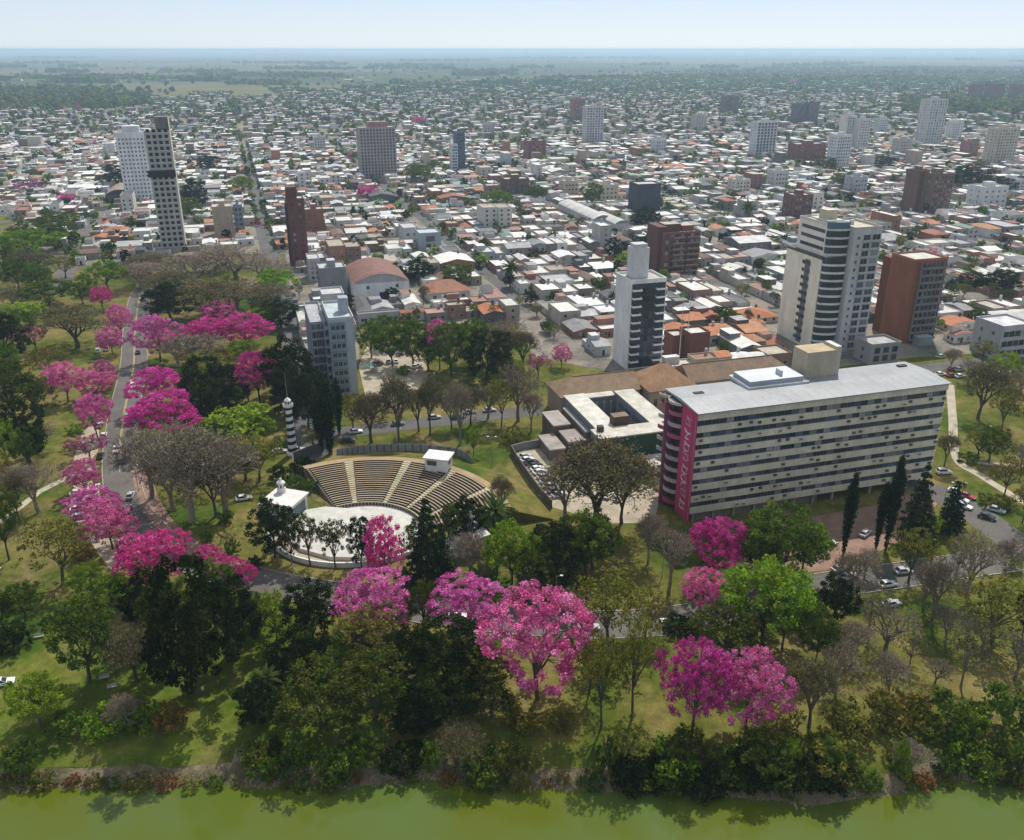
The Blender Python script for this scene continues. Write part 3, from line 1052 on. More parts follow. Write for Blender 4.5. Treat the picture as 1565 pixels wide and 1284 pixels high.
for x, y in ((4.6, 10.5), (67.5, 13.2)):
    MB().box(x, x + 2.6, y, y + 1.3, 30.3, 30.62, (0.05, 0.05, 0.05)).obj('roof_hatch', 'paint', root)
# magenta end wall with its painted lettering-like mural and the wavy stair balconies
MAG = (0.52, 0.045, 0.145)
MB().box(-0.3, 0.3, 0.5, 7.4, 0, 29.6, MAG).box(-0.3, 0, 0, 0.5, 0, 29.6, MAG).obj('mural_wall', 'paint', root)
MB().box(-0.35, -0.3, 0.12, 0.32, 1.0, 29.0, (0.62, 0.30, 0.42)).obj('mural_border', 'paint', root)
g = random.Random(5)
for k in range(8):
    b = MB()
    cz = 26.2 - k * 3.2
    pts = []
    a0 = g.uniform(0, 6.28)
    for i in range(15):
        t = i / 14
        pts.append((-0.33, 3.7 + 1.7 * math.sin(a0 + t * g.uniform(6.5, 9)) * (1 - 0.3 * t), cz + 1.25 - 2.5 * t + 0.45 * math.cos(a0 + 9 * t)))
    for p, q in zip(pts, pts[1:]):
        b.tube(p, q, 0.13, 0.13, 4, (0.70, 0.64, 0.68) if k % 3 else (0.30, 0.32, 0.40))
    pts2 = [(x - 0.02, 3.7 - (y - 3.7) * 0.8 + g.uniform(-.5, .5), z + g.uniform(-.3, .3)) for x, y, z in pts[::2]]
    for p, q in zip(pts2, pts2[1:]):
        b.tube(p, q, 0.10, 0.10, 4, (0.70, 0.42, 0.55))
    b.obj('mural_glyph', 'paint', root)
MB().box(-0.06, 0.3, 7.4, LD - 0.4, 0, 29.2, (0.06, 0.03, 0.045)).obj('stair_wall', 'paint', root)
MB().box(-2.6, -0.06, 12.1, 12.3, 0.0, 28.6, (0.33, 0.10, 0.17)).obj('stair_divider', 'paint', root)

def wavy(z0, z1, col, r=0.0):
    b = MB()
    n = 18
    pts = []
    for i in range(n + 1):
        t = i / n
        pts.append((-(0.4 + 1.7 * abs(math.sin(math.pi * t * 1.5)) ** 0.7) - r, 7.5 + 9.0 * t))
    inn = [(x + 0.16, y) for x, y in pts]
    for i in range(n):
        for lo, hi in ((z0, z1),):
            b.face([(*pts[i], lo), (*pts[i + 1], lo), (*pts[i + 1], hi), (*pts[i], hi)], col)
            b.face([(*inn[i], lo), (*inn[i + 1], lo), (*inn[i + 1], hi), (*inn[i], hi)], col)
            b.face([(*pts[i], hi), (*pts[i + 1], hi), (*inn[i + 1], hi), (*inn[i], hi)], col)
        b.face([(*pts[i], z0), (*pts[i + 1], z0), (-0.06, pts[i + 1][1], z0), (-0.06, pts[i][1], z0)], col)
        b.face([(*pts[i], z0 + 0.15), (*pts[i + 1], z0 + 0.15), (-0.06, pts[i + 1][1], z0 + 0.15), (-0.06, pts[i][1], z0 + 0.15)], (0.3, 0.28, 0.28))
    return b

for k in range(9):
    z = 1.6 + 3.05 * k
    c = ((0.36, 0.06, 0.14), (0.46, 0.40, 0.42), (0.46, 0.40, 0.42), (0.46, 0.40, 0.42), (0.40, 0.34, 0.37), (0.46, 0.40, 0.42), (0.42, 0.10, 0.20), (0.46, 0.38, 0.42), (0.44, 0.13, 0.2))[k]
    wavy(z, z + 1.05, c).obj('stair_balcony', 'paint', root)
wavy(28.9, 29.6, (0.62, 0.54, 0.46), 0.2).obj('stair_canopy', 'paint', root)

# ------------------------------------------------------------------ the school with its courtyard
root = thing('school_building', 'courtyard school with pale flat roofs, dark green wall and brown tiled wings', 'building', (*W2(-12, 35), 0), TH)
CR = (0.56, 0.54, 0.47)
WL = (0.20, 0.215, 0.25)
def wing(nm, u0, u1, v0, v1, h, wall=WL, roof=CR):
    MB().box(u0, u1, v0, v1, 0, h, wall).obj(nm, 'paint', root)
    MB().box(u0 - 0.25, u1 + 0.25, v0 - 0.25, v1 + 0.25, h, h + 0.4, (0.5, 0.48, 0.43), top=roof).obj('roof', 'roofing', root)
wing('front_wing', 2.0, 23.4, 0.3, 6.8, 9.3, WL)
wing('side_wing', 4.0, 10.4, 7.3, 35, 9.0, WL, (0.64, 0.62, 0.56))
wing('side_wing', 20.8, 26.9, 7.3, 34, 9.1, WL)
wing('link_wing', 10.9, 20.4, 33.2, 36.4, 8.2, WL)
MB().box(2.2, 23.6, -0.05, 0.3, 0, 9.3, (0.010, 0.050, 0.036)).obj('green_wall', 'paint', root)
MB().box(10.9, 20.4, 7.4, 33, 0.05, 0.15, (0.17, 0.15, 0.13)).obj('courtyard_floor', 'paint', root)
for side, x in (('left', 10.75), ('right', 20.55)):
    for f in range(2):
        for c in range(9):
            put('window', window_mesh(1.7, 1.9, 'blue_glass', (0.3, 0.32, 0.36)), root, (x, 9 + c * 2.6, 1.3 + 4.2 * f), math.pi / 2 if side == 'left' else -math.pi / 2)
for x in [10.95 + 2.35 * i for i in range(5)]:
    MB().box(x - .12, x + .12, 30.2, 30.5, 0.1, 7.9, (0.32, 0.33, 0.36)).obj('column', 'paint', root)
MB().box(9.2, 13.9, 7.6, 10.8, 9.45, 12.3, (0.09, 0.055, 0.04), top=(0.22, 0.15, 0.11)).obj('chimney_block', 'paint', root)
MB().box(3.2, 4.8, 4.4, 6.0, 9.7, 11.3, (0.10, 0.065, 0.05)).obj('chimney', 'paint', root)
for (u0, u1, v0, v1, h, c) in ((-4.6, 0.4, 20, 31, 6.0, (0.36, 0.33, 0.30)), (-3.4, 1.6, 10.2, 18.4, 4.8, (0.30, 0.26, 0.24)), (-9.4, -4.9, 9.5, 20, 3.4, (0.33, 0.29, 0.26)), (2.4, 3.6, 12, 31, 6.6, (0.28, 0.28, 0.30))):
    wing('annex', u0, u1, v0, v1, h, (0.17, 0.13, 0.115), c)
wing('annex', 14.5, 22, -7.6, -1.2, 2.9, (0.16, 0.07, 0.05), (0.55, 0.50, 0.46))

def gable(nm, u0, u1, v0, v1, ze, zr, col, wall=(0.36, 0.29, 0.22), hipl=0.0, hipr=0.0):
    vm = (v0 + v1) / 2
    MB().box(u0, u1, v0, v1, 0, ze, wall).obj(nm, 'paint', root)
    o = 0.6
    b = MB()
    A_, B_, C_, D_ = (u0 - o, v0 - o, ze), (u1 + o, v0 - o, ze), (u1 + o, v1 + o, ze), (u0 - o, v1 + o, ze)
    E_, F_ = (u0 - o + hipl, vm, zr), (u1 + o - hipr, vm, zr)
    b.face([A_, B_, F_, E_], col)
    b.face([C_, D_, E_, F_], col)
    b.face([D_, A_, E_], col)
    b.face([B_, C_, F_], col)
    r_ = b.obj('tiled_roof', 'roofing', root)
    b = MB()
    b.box(u0 - o + hipl, u1 + o - hipr + 0.01, vm - 0.14, vm + 0.14, zr - 0.05, zr + 0.14, (col[0] * 0.8, col[1] * 0.8, col[2] * 0.8))
    b.obj('ridge', 'roofing', r_)
gable('tiled_wing', 4, 31, 37.2, 51, 8.0, 12.0, (0.235, 0.155, 0.085), hipl=6.5)
gable('tiled_pavilion', 32, 48.5, 31.5, 47.5, 9.0, 15.5, (0.36, 0.20, 0.105), hipl=8.2, hipr=8.2)
gable('tiled_wing', 49.5, 88, 37.2, 50, 8.2, 12.4, (0.225, 0.145, 0.095), hipr=6)
for c in range(6):
    put('window', window_mesh(1.1, 2.6, 'glass', (0.4, 0.34, 0.28)), root, (34 + c * 2.6, 31.49, 3.6))

# ------------------------------------------------------------------ towers built one by one
def tower(name, label, u, v, rz=TH):
    return thing(name, label, 'building', (*W2(u, v), 0), rz)

# white tower with a blank side and a glazed front
root = tower('apartment_tower', 'white eleven-storey tower with blank white side and dark glazed balcony front', 31.5, 111.2)
W, D, h = 14.2, 13.0, 33.0
WHT = (0.82, 0.82, 0.82)
walls(root, W, D, h, WHT)
roof_cap(root, W, D, h, WHT)
MB().box(3.0, 9.2, 5.0, 10.5, h, h + 11.0, (0.62, 0.62, 0.63), top=(0.6, 0.6, 0.6)).obj('stair_tower', 'paint', root)
MB().box(3.6, 8.6, 5.6, 9.9, h + 11.0, h + 12.3, (0.55, 0.55, 0.56)).obj('tank_room', 'paint', root)
MB().box(0.8, W - 0.25, -0.12, -0.01, 0.5, h - 0.7, (0.03, 0.035, 0.045)).obj('curtain_wall', 'glass', root)
windows(root, 'front', W, D, 4.6, 9.4, 1.4, 3.0, 10, 3, 1.45, 2.2, ('glass', 'blue_glass', 'glass'), (0.05, 0.055, 0.05), y=-0.13)
balconies(root, 'front', W, D, 0.8, 4.2, 3.0, 3.0, 10, 1.5, 0.55, WHT, y=-0.12)
balconies(root, 'front', W, D, 10.0, 14.1, 3.0, 3.0, 10, 1.5, 0.55, WHT, y=-0.12)
windows(root, 'right', W, D, 1, 12, 1.4, 3.0, 10, 3, 1.3, 1.4, ('glass', 'curtain'))

# cream stepped tower
root = tower('apartment_tower', 'cream and grey stepped high-rise with dark curved balcony bands', 110.5, 105.5)
CREAM = (0.82, 0.77, 0.65)
GREY = (0.50, 0.51, 0.54)
walls(root, 8.2, 23.5, 36.0, CREAM, 0, 6.0)
walls(root, 7.4, 20.5, 12.6, (0.80, 0.76, 0.68), 1.6, 5.2, 36.0, 'upper_wall')
roof_cap(root, 7.4, 20.5, 48.6, (0.60, 0.58, 0.54), 1.6, 5.2)
MB().box(-0.05, 1.6, 6.0, 29.5, 36.0, 37.0, (0.10, 0.09, 0.09)).obj('terrace_rail', 'paint', root)
MB().box(-0.06, -0.01, 13.0, 16.2, 1.0, 34.5, (0.16, 0.15, 0.14)).obj('slot_recess', 'paint', root)
for k in range(11):
    MB().box(-0.20, -0.06, 12.6, 17.8, 2.2 + 3.02 * k, 3.6 + 3.02 * k, (0.045, 0.045, 0.05)).obj('slot_window', 'glass', root)
for k in range(3):
    MB().box(1.48, 1.59, 8.4, 23.4, 39.0 + 3.3 * k, 40.3 + 3.3 * k, (0.04, 0.04, 0.045)).obj('slot_window', 'glass', root)
walls(root, 12.0, 19, 48.0, GREY, 8.4, 0, 0, 'side_wing')
roof_cap(root, 12.0, 19, 48.0, (0.50, 0.48, 0.42), 8.4, 0, (0.52, 0.49, 0.38))
# curved balcony bands on the corner bay
def bay(z0, z1, r, col):
    b = MB()
    n = 8
    p = [(0.25 + 7.9 * i / n, 5.9 - (r * math.sin(math.pi * (0.15 + 0.85 * i / n) * 0.62) ** 0.8)) for i in range(n + 1)]
    for i in range(n):
        b.face([(*p[i], z0), (*p[i + 1], z0), (*p[i + 1], z1), (*p[i], z1)], col)
        b.face([(*p[i], z1), (*p[i + 1], z1), (p[i + 1][0], 5.9, z1), (p[i][0], 5.9, z1)], col)
        b.face([(*p[i], z0), (*p[i + 1], z0), (p[i + 1][0], 5.9, z0), (p[i][0], 5.9, z0)], col)
    b.face([(*p[0], z0), (p[0][0], 5.9, z0), (p[0][0], 5.9, z1), (*p[0], z1)], col)
    b.face([(*p[n], z0), (p[n][0], 5.9, z0), (p[n][0], 5.9, z1), (*p[n], z1)], col)
    return b
for k in range(12):
    bay(0.8 + 3.02 * k, 1.55 + 3.02 * k, 4.2, (0.72, 0.70, 0.68)).obj('balcony_band', 'paint', root)
    bay(1.55 + 3.02 * k, 3.82 + 3.02 * k, 3.5, (1, 1, 1)).obj('balcony_glazing', 'glass', root)
for k in range(4):
    bay(38.0 + 3.1 * k, 38.7 + 3.1 * k, 3.6, (0.60, 0.585, 0.57)).obj('balcony_band', 'paint', root)
    bay(38.7 + 3.1 * k, 41.1 + 3.1 * k, 3.1, (1, 1, 1)).obj('balcony_glazing', ('blue_glass' if k == 3 else 'glass'), root)
windows(root, 'front', 12.8, 19, 0.6, 3.6, 2.0, 3.02, 15, 1, 0.9, 1.1, ('glass',), (0.46, 0.46, 0.47), x=8.4)
windows(root, 'front', 12.8, 19, 3.6, 7.6, 1.5, 3.02, 15, 1, 2.9, 2.1, ('glass', 'glass', 'blue_glass'), (0.50, 0.50, 0.51), x=8.4)
windows(root, 'front', 12.8, 19, 7.8, 11.8, 1.5, 3.02, 15, 1, 3.3, 2.1, ('glass', 'blue_glass', 'curtain'), (0.50, 0.50, 0.51), x=8.4)
balconies(root, 'front', 12.8, 19, 3.7, 11.8, 1.4, 3.02, 15, 0.7, 0.35, (0.50, 0.50, 0.53), x=8.4, th=0.2, name='balcony_slab')
windows(root, 'left', 12.8, 19, 2, 12, 39, 3.02, 3, 2, 1.2, 1.2, ('glass',), x=8.4)
MB().box(4.0, 8.6, 12, 17, 48.7, 53.5, (0.56, 0.50, 0.38), top=(0.6, 0.56, 0.46)).obj('lift_house', 'paint', root)
MB().box(2.5, 9.6, 9, 20, 49.6, 50.1, (0.60, 0.58, 0.53)).obj('roof_terrace', 'paint', root)
tank(root, 14, 10, 48.1)

# brick slab tower
root = tower('apartment_tower', 'orange-brown brick slab tower with dark gridded balcony front', 150.6, 108)
W, D, h = 15.5, 13.5, 33.5
BR = (0.25, 0.092, 0.052)
walls(root, W, D, h, BR)
roof_cap(root, W, D, h, (0.33, 0.15, 0.10), 0, 0, (0.60, 0.58, 0.52))
walls(root, 9, 7, 31.5, (0.15, 0.045, 0.03), 2.0, 13.5, 0, 'rear_wing')
MB().box(3.0, W + 0.02, -0.10, -0.01, 0.5, h - 1.0, (0.12, 0.11, 0.11)).obj('front_recess', 'paint', root)
for c in range(6):
    MB().box(3.0 + c * 2.08, 3.25 + c * 2.08, -1.1, -0.10, 1, h - 1.0, (0.22, 0.20, 0.20)).obj('fin', 'paint', root)
windows(root, 'front', W, D, 3.2, 15.3, 1.5, 2.9, 11, 6, 1.5, 1.9, ('glass', 'blue_glass', 'curtain', 'glass'), (0.22, 0.20, 0.20), y=-0.11)
balconies(root, 'front', W, D, 3.3, 15.4, 1.3, 2.9, 11, 1.0, 0.8, (0.24, 0.20, 0.20), y=-0.10)
MB().box(4.5, 11, -5.0, -1.2, 0, 3.6, (0.25, 0.30, 0.32), top=(0.33, 0.40, 0.42)).obj('porch', 'paint', root)

# brown balcony block
root = tower('apartment_block', 'dark red-brown balcony block with stepped roof terraces behind the white tower', 104, 233)
W, D, h = 21, 14, 26
RB = (0.150, 0.066, 0.052)
walls(root, W, D, h - 2.5, RB)
walls(root, 5, 13, 27, (0.125, 0.055, 0.05), -1.8, 2.0, 0, 'stair_wall')
roof_cap(root, W, D, h - 2.5, (0.20, 0.09, 0.07), 0, 0, (0.25, 0.17, 0.15))
MB().box(3, 12, 5, 12, h - 2.4, h + 1.6, RB, top=(0.4, 0.38, 0.36)).obj('lift_house', 'paint', root)
MB().box(13.5, 20, 6, 12, h - 2.4, h + 0.3, (0.26, 0.09, 0.075), top=(0.45, 0.4, 0.38)).obj('tank_room', 'paint', root)
windows(root, 'front', W, D, 1, 20.5, 1.3, 2.9, 8, 7, 1.7, 1.7, ('glass', 'glass', 'curtain'), (0.17, 0.12, 0.11))
for a, b in ((5.5, 12.2), (13.2, 20.4)):
    balconies(root, 'front', W, D, a, b, 1.1, 2.9, 8, 1.3, 0.85, (0.27, 0.175, 0.15))
windows(root, 'left', W, D, 1, 9, 1.3, 2.9, 8, 2, 1.1, 1.3, ('glass',), (0.17, 0.12, 0.11))

# narrow grey tower beside the side street
root = tower('apartment_tower', 'narrow pale grey tower with blue-grey glazed front above the park', -75.2, 114.8)
W, D, h = 8.2, 22, 27.0
PG = (0.40, 0.43, 0.49)
walls(root, W, D, h, PG)
roof_cap(root, W, D, h, (0.52, 0.54, 0.57), 0, 0, (0.45, 0.52, 0.55))
MB().box(4.4, 7.6, 7, 11, h, h + 5.4, (0.36, 0.40, 0.46)).obj('tank_tower', 'paint', root)
MB().box(0.25, 5.4, -0.10, -0.01, 1, h - 0.8, (0.24, 0.31, 0.34)).obj('front_panel', 'paint', root)
windows(root, 'front', W, D, 0.5, 5.2, 1.2, 3.2, 8, 3, 1.2, 1.5, ('glass', 'glass', 'blue_glass'), (0.35, 0.40, 0.42), y=-0.11)
for f in range(8):
    MB().box(0.2, 5.5, -0.22, -0.10, 3.0 + 3.2 * f, 3.3 + 3.2 * f, (0.16, 0.2, 0.24)).obj('floor_band', 'paint', root)
windows(root, 'left', W, D, 1, 21, 1.4, 3.2, 8, 7, 1.6, 1.6, ('glass', 'blue_glass'), (0.3, 0.33, 0.38))
balconies(root, 'left', W, D, 1, 21, 1.2, 3.2, 8, 1.3, 0.7, (0.30, 0.33, 0.40))
for k in range(5):
    MB().box(-1.6, -1.4, 1.2 + k * 4.9, 1.4 + k * 4.9, 0, h, (0.33, 0.36, 0.42)).obj('balcony_post', 'paint', root)

walls(root, 5.2, 27, 24.0, (0.17, 0.185, 0.22), -5.6, 7.0, 0, 'street_wing')
roof_cap(root, 5.2, 27, 24.0, (0.34, 0.36, 0.40), -5.6, 7.0, (0.42, 0.43, 0.45))
windows(root, 'front', 5.2, 27, 0.4, 4.8, 1.2, 3.0, 7, 2, 1.5, 1.7, ('glass', 'blue_glass'), (0.34, 0.36, 0.40), x=-5.6, y=7.0)
balconies(root, 'front', 5.2, 27, 0.1, 5.1, 1.0, 3.0, 8, 1.4, 0.6, (0.36, 0.38, 0.43), x=-5.6, y=7.0)
for k in range(4):
    MB().box(-5.6 + 1.6 * k, -5.45 + 1.6 * k, 5.45, 5.6, 0, 24.5, (0.42, 0.44, 0.48)).obj('lattice_post', 'paint', root)

# unfinished concrete tower and the white tower behind it
root = tower('unfinished_tower', 'tall unfinished concrete tower with rows of empty dark openings', -146, 381)
W, D, h = 13.5, 11, 68
CG = (0.46, 0.45, 0.44)
walls(root, W, D, h, CG)
MB().box(W, W + 0.1, 0, D, 0, h + 6.5, (0.62, 0.55, 0.44)).obj('sunlit_side_wall', 'paint', root)  # side face made paler cream, the sun on it put into the colour
walls(root, 7, 8, 7, (0.20, 0.185, 0.18), 6.4, 2, h, 'core')
holes = MB().box(-0.95, 0.95, -0.06, 0, 0, 1.75, (0.010, 0.010, 0.012)).mesh('opening', ('paint',))  # near-black panels on solid wall; the unlit inside is put into the colour
slab = MB().box(0, W, -0.35, 0, 0, 0.35, (0.55, 0.54, 0.53)).mesh('floor_slab', ('paint',))
for f in range(21):
    put('floor_slab', slab, root, (0, 0, 3.0 + 3.2 * f - 0.6))
    for c in range(4):
        put('opening', holes, root, (2.0 + c * 3.15, -0.012, 3.0 + 3.2 * f))
MB().box(-1.2, W + 0.3, -1.4, -0.36, 42.6, 46.4, (0.016, 0.016, 0.02)).obj('safety_net', 'paint', root)
MB().box(-3.5, W + 8, -3.4, -1.6, 0, 3, (0.34, 0.29, 0.24)).obj('site_hoarding', 'paint', root)

root = tower('apartment_tower', 'white high-rise with a fine grid of square windows behind the unfinished tower', -183, 576)
W, D, h = 23, 14, 51.5
WB = (0.72, 0.74, 0.77)
walls(root, W, D, h, WB)
roof_cap(root, W, D, h, WB, 0, 0, (0.5, 0.5, 0.5))
walls(root, 12, 9, 5.0, (0.62, 0.64, 0.66), 5, 3, h, 'penthouse')
windows(root, 'front', W, D, 0.8, 22.2, 1.6, 3.0, 16, 8, 1.15, 1.3, ('glass', 'glass', 'blue_glass'), (0.55, 0.57, 0.6))
windows(root, 'right', W, D, 1, 13, 1.6, 3.0, 16, 4, 1.0, 1.2, ('glass', 'blue_glass'), (0.55, 0.57, 0.6))

# ------------------------------------------------------------------ further towers and blocks
def block(name, label, lx, rx, by, top, wall, D=14, nf=None, nc=6, ww=1.4, wh=1.4, kinds=('glass', 'glass', 'curtain'), bands=None, cap=None, left=3, roofcol=(0.5, 0.49, 0.47), frame=None, lift=True):
    """A block whose front foot runs in the photo from column lx to column rx on row by."""
    (xa, ya), (xb, yb) = P(lx, by), P(rx, by)
    W = max(6.0, math.hypot(xb - xa, yb - ya) * 0.97)
    ua, va = toUV(xa, ya)
    h = rise((lx + rx) / 2, by, top)
    root = tower(name, label, ua + 0.5, va - W * 0.14)
    walls(root, W, D, h, wall)
    roof_cap(root, W, D, h, cap or wall, 0, 0, roofcol)
    n = nf or max(2, int(h / 3.05))
    dz = (h - 1.0) / n
    fr = frame or tuple(c * 0.8 for c in wall)
    if bands:
        for f in range(n):
            MB().box(0.15, W - 0.15, -0.14, -0.01, 0.9 + dz * f + dz * 0.42, 0.9 + dz * f + dz * 0.95, (1, 1, 1)).obj('window_band', bands, root)
    else:
        windows(root, 'front', W, D, 0.6, W - 0.6, 1.2, dz, n, nc, ww, min(wh, dz * 0.7), kinds, fr, bar=False)
    if left:
        windows(root, 'left', W, D, 1, D - 1, 1.2, dz, n, left, 1.1, min(1.3, dz * 0.6), kinds, fr, bar=False)
        if xa < 0:
            windows(root, 'right', W, D, 1, D - 1, 1.2, dz, n, left, 1.1, min(1.3, dz * 0.6), kinds, fr, bar=False)
    if lift:
        MB().box(W * 0.35, W * 0.65, D * 0.3, D * 0.7, h + 0.12, h + 3.4, wall, top=roofcol).obj('lift_house', 'paint', root)
    BLOCKS.append((ua, va, W, D))
    return root, W, D, h

BLOCKS = []
r_, w_, d_, h_ = block('apartment_tower', 'pinkish-grey high-rise shell with an even grid of dark windows', 551, 608, 275, 196, (0.37, 0.325, 0.32), 18, 16, 11, 1.5, 1.7, ('glass',), left=5)
MB().box(w_ * 0.28, w_ * 0.8, 4, 14, h_ + 0.12, h_ + 5, (0.30, 0.19, 0.165)).obj('brick_penthouse', 'paint', r_)
block('office_tower', 'slim blue-glazed tower with white end strips beside low roofs', 697, 711, 262, 203, (0.10, 0.13, 0.19), 12, 12, 3, 2.2, 1.6, ('blue_glass',), left=3)
block('apartment_block', 'white stepped block on the near side of the blue-glazed tower', 690, 699, 264, 222, (0.58, 0.6, 0.62), 10, 9, 3, lift=False)
block('apartment_tower', 'pale grey striped tower standing alone far behind the white tower', 893, 922, 222, 164, (0.50, 0.50, 0.52), 14, 15, 6, 1.9, 1.5, ('glass', 'blue_glass', 'curtain'))
block('apartment_block', 'far red-brown block just behind the pale grey striped tower', 875, 894, 186, 152, (0.30, 0.115, 0.10), 18, 11, 6)
block('office_tower', 'white and dark blue glazed tower with twin vertical strips', 1150, 1186, 238, 187, (0.56, 0.58, 0.62), 14, 11, 6, 2.4, 2.2, ('blue_glass', 'glass'))
block('apartment_tower', 'white tower dotted with square windows before the white pair', 1271, 1298, 258, 208, (0.60, 0.61, 0.63), 14, 10, 6, 1.3, 1.5)
block('apartment_tower', 'taller of two plain white towers side by side', 1287, 1304, 230, 178, (0.60, 0.60, 0.58), 14, 12, 4, left=0)
block('apartment_tower', 'shorter of two plain white towers side by side', 1306, 1326, 231, 183, (0.57, 0.57, 0.55), 12, 11, 4, left=0)
block('apartment_tower', 'tallest pale high-rise of the far town with vertical strips', 1408, 1440, 224, 153, (0.52, 0.53, 0.53), 18, 17, 6, 1.6, 1.9, ('glass', 'curtain', 'curtain'))
block('apartment_tower', 'beige high-rise with cream window grid near the far wood', 1512, 1552, 252, 197, (0.50, 0.45, 0.37), 16, 12, 7)
block('apartment_block', 'brown brick half of a twin block with blank face', 1393, 1411, 325, 263, (0.165, 0.092, 0.075), 14, 9, 2, 0.8, 1.0, left=0)
block('apartment_block', 'brown brick half of a twin block with pale balconies', 1414, 1451, 328, 267, (0.175, 0.105, 0.085), 16, 9, 6, 1.4, 1.4, ('glass', 'curtain'), left=2)
block('apartment_block', 'low brown block with a dark central strip among trees', 770, 809, 307, 275, (0.155, 0.098, 0.085), 14, 5, 5, 0.9, 1.2)
block('office_block', 'dark blue-grey windowless box of a building', 970, 1009, 328, 283, (0.050, 0.060, 0.085), 16, 5, 3, 0.5, 0.5, left=0, lift=False)
block('apartment_block', 'small brick-red block in the far town', 805, 835, 246, 216, (0.22, 0.09, 0.075), 16, 6, 5)
block('apartment_block', 'far dark brown block beyond the flat roofs', 1106, 1129, 173, 148, (0.15, 0.10, 0.10), 20, 8, 6, left=0)
block('apartment_block', 'darker half of a far pair of grey-blue blocks', 1215, 1231, 190, 160, (0.11, 0.12, 0.15), 18, 9, 4, left=0)
block('apartment_block', 'browner half of a far pair of grey-blue blocks', 1233, 1250, 190, 157, (0.15, 0.13, 0.145), 18, 9, 4, left=0)
block('apartment_block', 'wide low brick block before the far grey-blue pair', 1210, 1264, 248, 221, (0.19, 0.08, 0.07), 16, 5, 8)
r_, w_, d_, h_ = block('apartment_tower', 'thin red-brown brick tower at the street corner', 446, 472, 408, 306, (0.150, 0.062, 0.050), 13, 11, 2, 1.2, 1.4, left=2, lift=False)
MB().box(0.2, w_ * 0.62, 2, 9, h_ + 0.12, h_ + 6.5, (0.135, 0.052, 0.045)).obj('stair_tower', 'paint', r_)
MB().box(-1.1, -0.05, 1.0, 5.0, 0, h_ - 2, (0.05, 0.035, 0.04)).obj('dark_shaft', 'paint', r_)
block('apartment_block', 'orange-brick low block behind the thin red-brown tower', 468, 496, 362, 322, (0.24, 0.105, 0.068), 12, 4, 3, 0.8, 1.0)
block('apartment_block', 'blank beige block with a grey side beside the avenue street', 328, 358, 363, 318, (0.40, 0.335, 0.25), 16, 5, 2, 0.5, 0.5, left=0)
block('apartment_block', 'grey-blue slab joined behind the blank beige block', 359, 370, 355, 315, (0.27, 0.31, 0.37), 16, 5, 2, left=0)
r_, w_, d_, h_ = block('warehouse', 'pale blue box warehouse with a dark doorway', 640, 674, 384, 358, (0.33, 0.39, 0.44), 15, 2, 1, 5.0, 3.5, ('glass',), left=0, roofcol=(0.50, 0.57, 0.60), lift=False)
block('warehouse', 'white box building joined behind the pale blue warehouse', 616, 640, 374, 350, (0.52, 0.53, 0.54), 18, 2, 2, left=0, lift=False)
block('apartment_block', 'white block with dark upper windows near the far trees', 1492, 1540, 320, 287, (0.60, 0.62, 0.64), 16, 4, 4, left=2)
block('apartment_block', 'maroon block rising behind the cream stepped tower', 1207, 1240, 340, 300, (0.155, 0.075, 0.065), 14, 6, 5)
block('apartment_block', 'grey five-storey block above the narrow tower', 489, 530, 452, 412, (0.25, 0.26, 0.275), 14, 5, 1, 0.6, 0.6, left=2, roofcol=(0.48, 0.50, 0.52))
block('apartment_block', 'white-fronted low block just behind the narrow tower', 494, 528, 498, 452, (0.50, 0.52, 0.53), 12, 3, 3, 1.8, 1.6, ('blue_glass',), left=2, lift=False, roofcol=(0.55, 0.55, 0.54))
block('apartment_block', 'white gabled slab beside the grey five-storey block', 472, 487, 430, 398, (0.50, 0.49, 0.52), 14, 4, 2, left=2, lift=False)
block('apartment_block', 'cream four-storey block with open windows on the right side street', 1496, 1560, 545, 494, (0.50, 0.52, 0.56), 14, 3, 6, 2.0, 2.0, ('glass', 'curtain'), left=2, lift=False) if False else None
for lx, rx, by, top, c, lab in ((1340, 1356, 205, 182, (0.55, 0.56, 0.58), 'small pale block between the white pair and the tallest high-rise'), (1370, 1392, 240, 214, (0.42, 0.40, 0.38), 'grey-beige block before the tallest high-rise'),
                            (1450, 1470, 215, 188, (0.60, 0.60, 0.60), 'white block just past the tallest high-rise'), (1475, 1494, 242, 218, (0.30, 0.16, 0.14), 'brick block beside the beige high-rise'), (1060, 1080, 200, 176, (0.50, 0.48, 0.45), 'lone buff block far behind the red-brown balcony block'),
                            (1000, 1018, 235, 214, (0.56, 0.57, 0.60), 'small white block beyond the dark blue box'), (740, 756, 210, 190, (0.45, 0.44, 0.44), 'small grey block beyond the blue-glazed tower'), (480, 498, 232, 210, (0.52, 0.50, 0.48), 'pale block in the far town beyond the side street'),
                            (1120, 1146, 300, 276, (0.58, 0.56, 0.50), 'cream block in mid-town before the twin-strip tower'), (1180, 1204, 290, 262, (0.60, 0.60, 0.60), 'white mid-town block behind the maroon block'), (860, 884, 300, 278, (0.52, 0.47, 0.36), 'sand-coloured block near the dark blue box'),
                            (915, 945, 312, 284, (0.55, 0.50, 0.40), 'larger sand-coloured block near the dark blue box'), (1300, 1324, 300, 272, (0.40, 0.42, 0.45), 'grey-blue mid-town block before the twin brown block'), (1535, 1565, 300, 276, (0.57, 0.58, 0.60), 'white block near the edge beyond the twin brown block')):
    block('apartment_block', lab, lx, rx, by, top, c, 13, None, 4, 1.3, 1.3, left=2)
for lx, rx, by, top, lab in ((1488, 1502, 152, 130, 'first of three far maroon blocks before the wood'), (1511, 1535, 151, 128, 'widest of three far maroon blocks before the wood'), (1548, 1575, 150, 129, 'outermost of three far maroon blocks before the wood')):
    block('apartment_block', lab, lx, rx, by, top, (0.15, 0.075, 0.085), 25, 7, 6, left=0, lift=False)
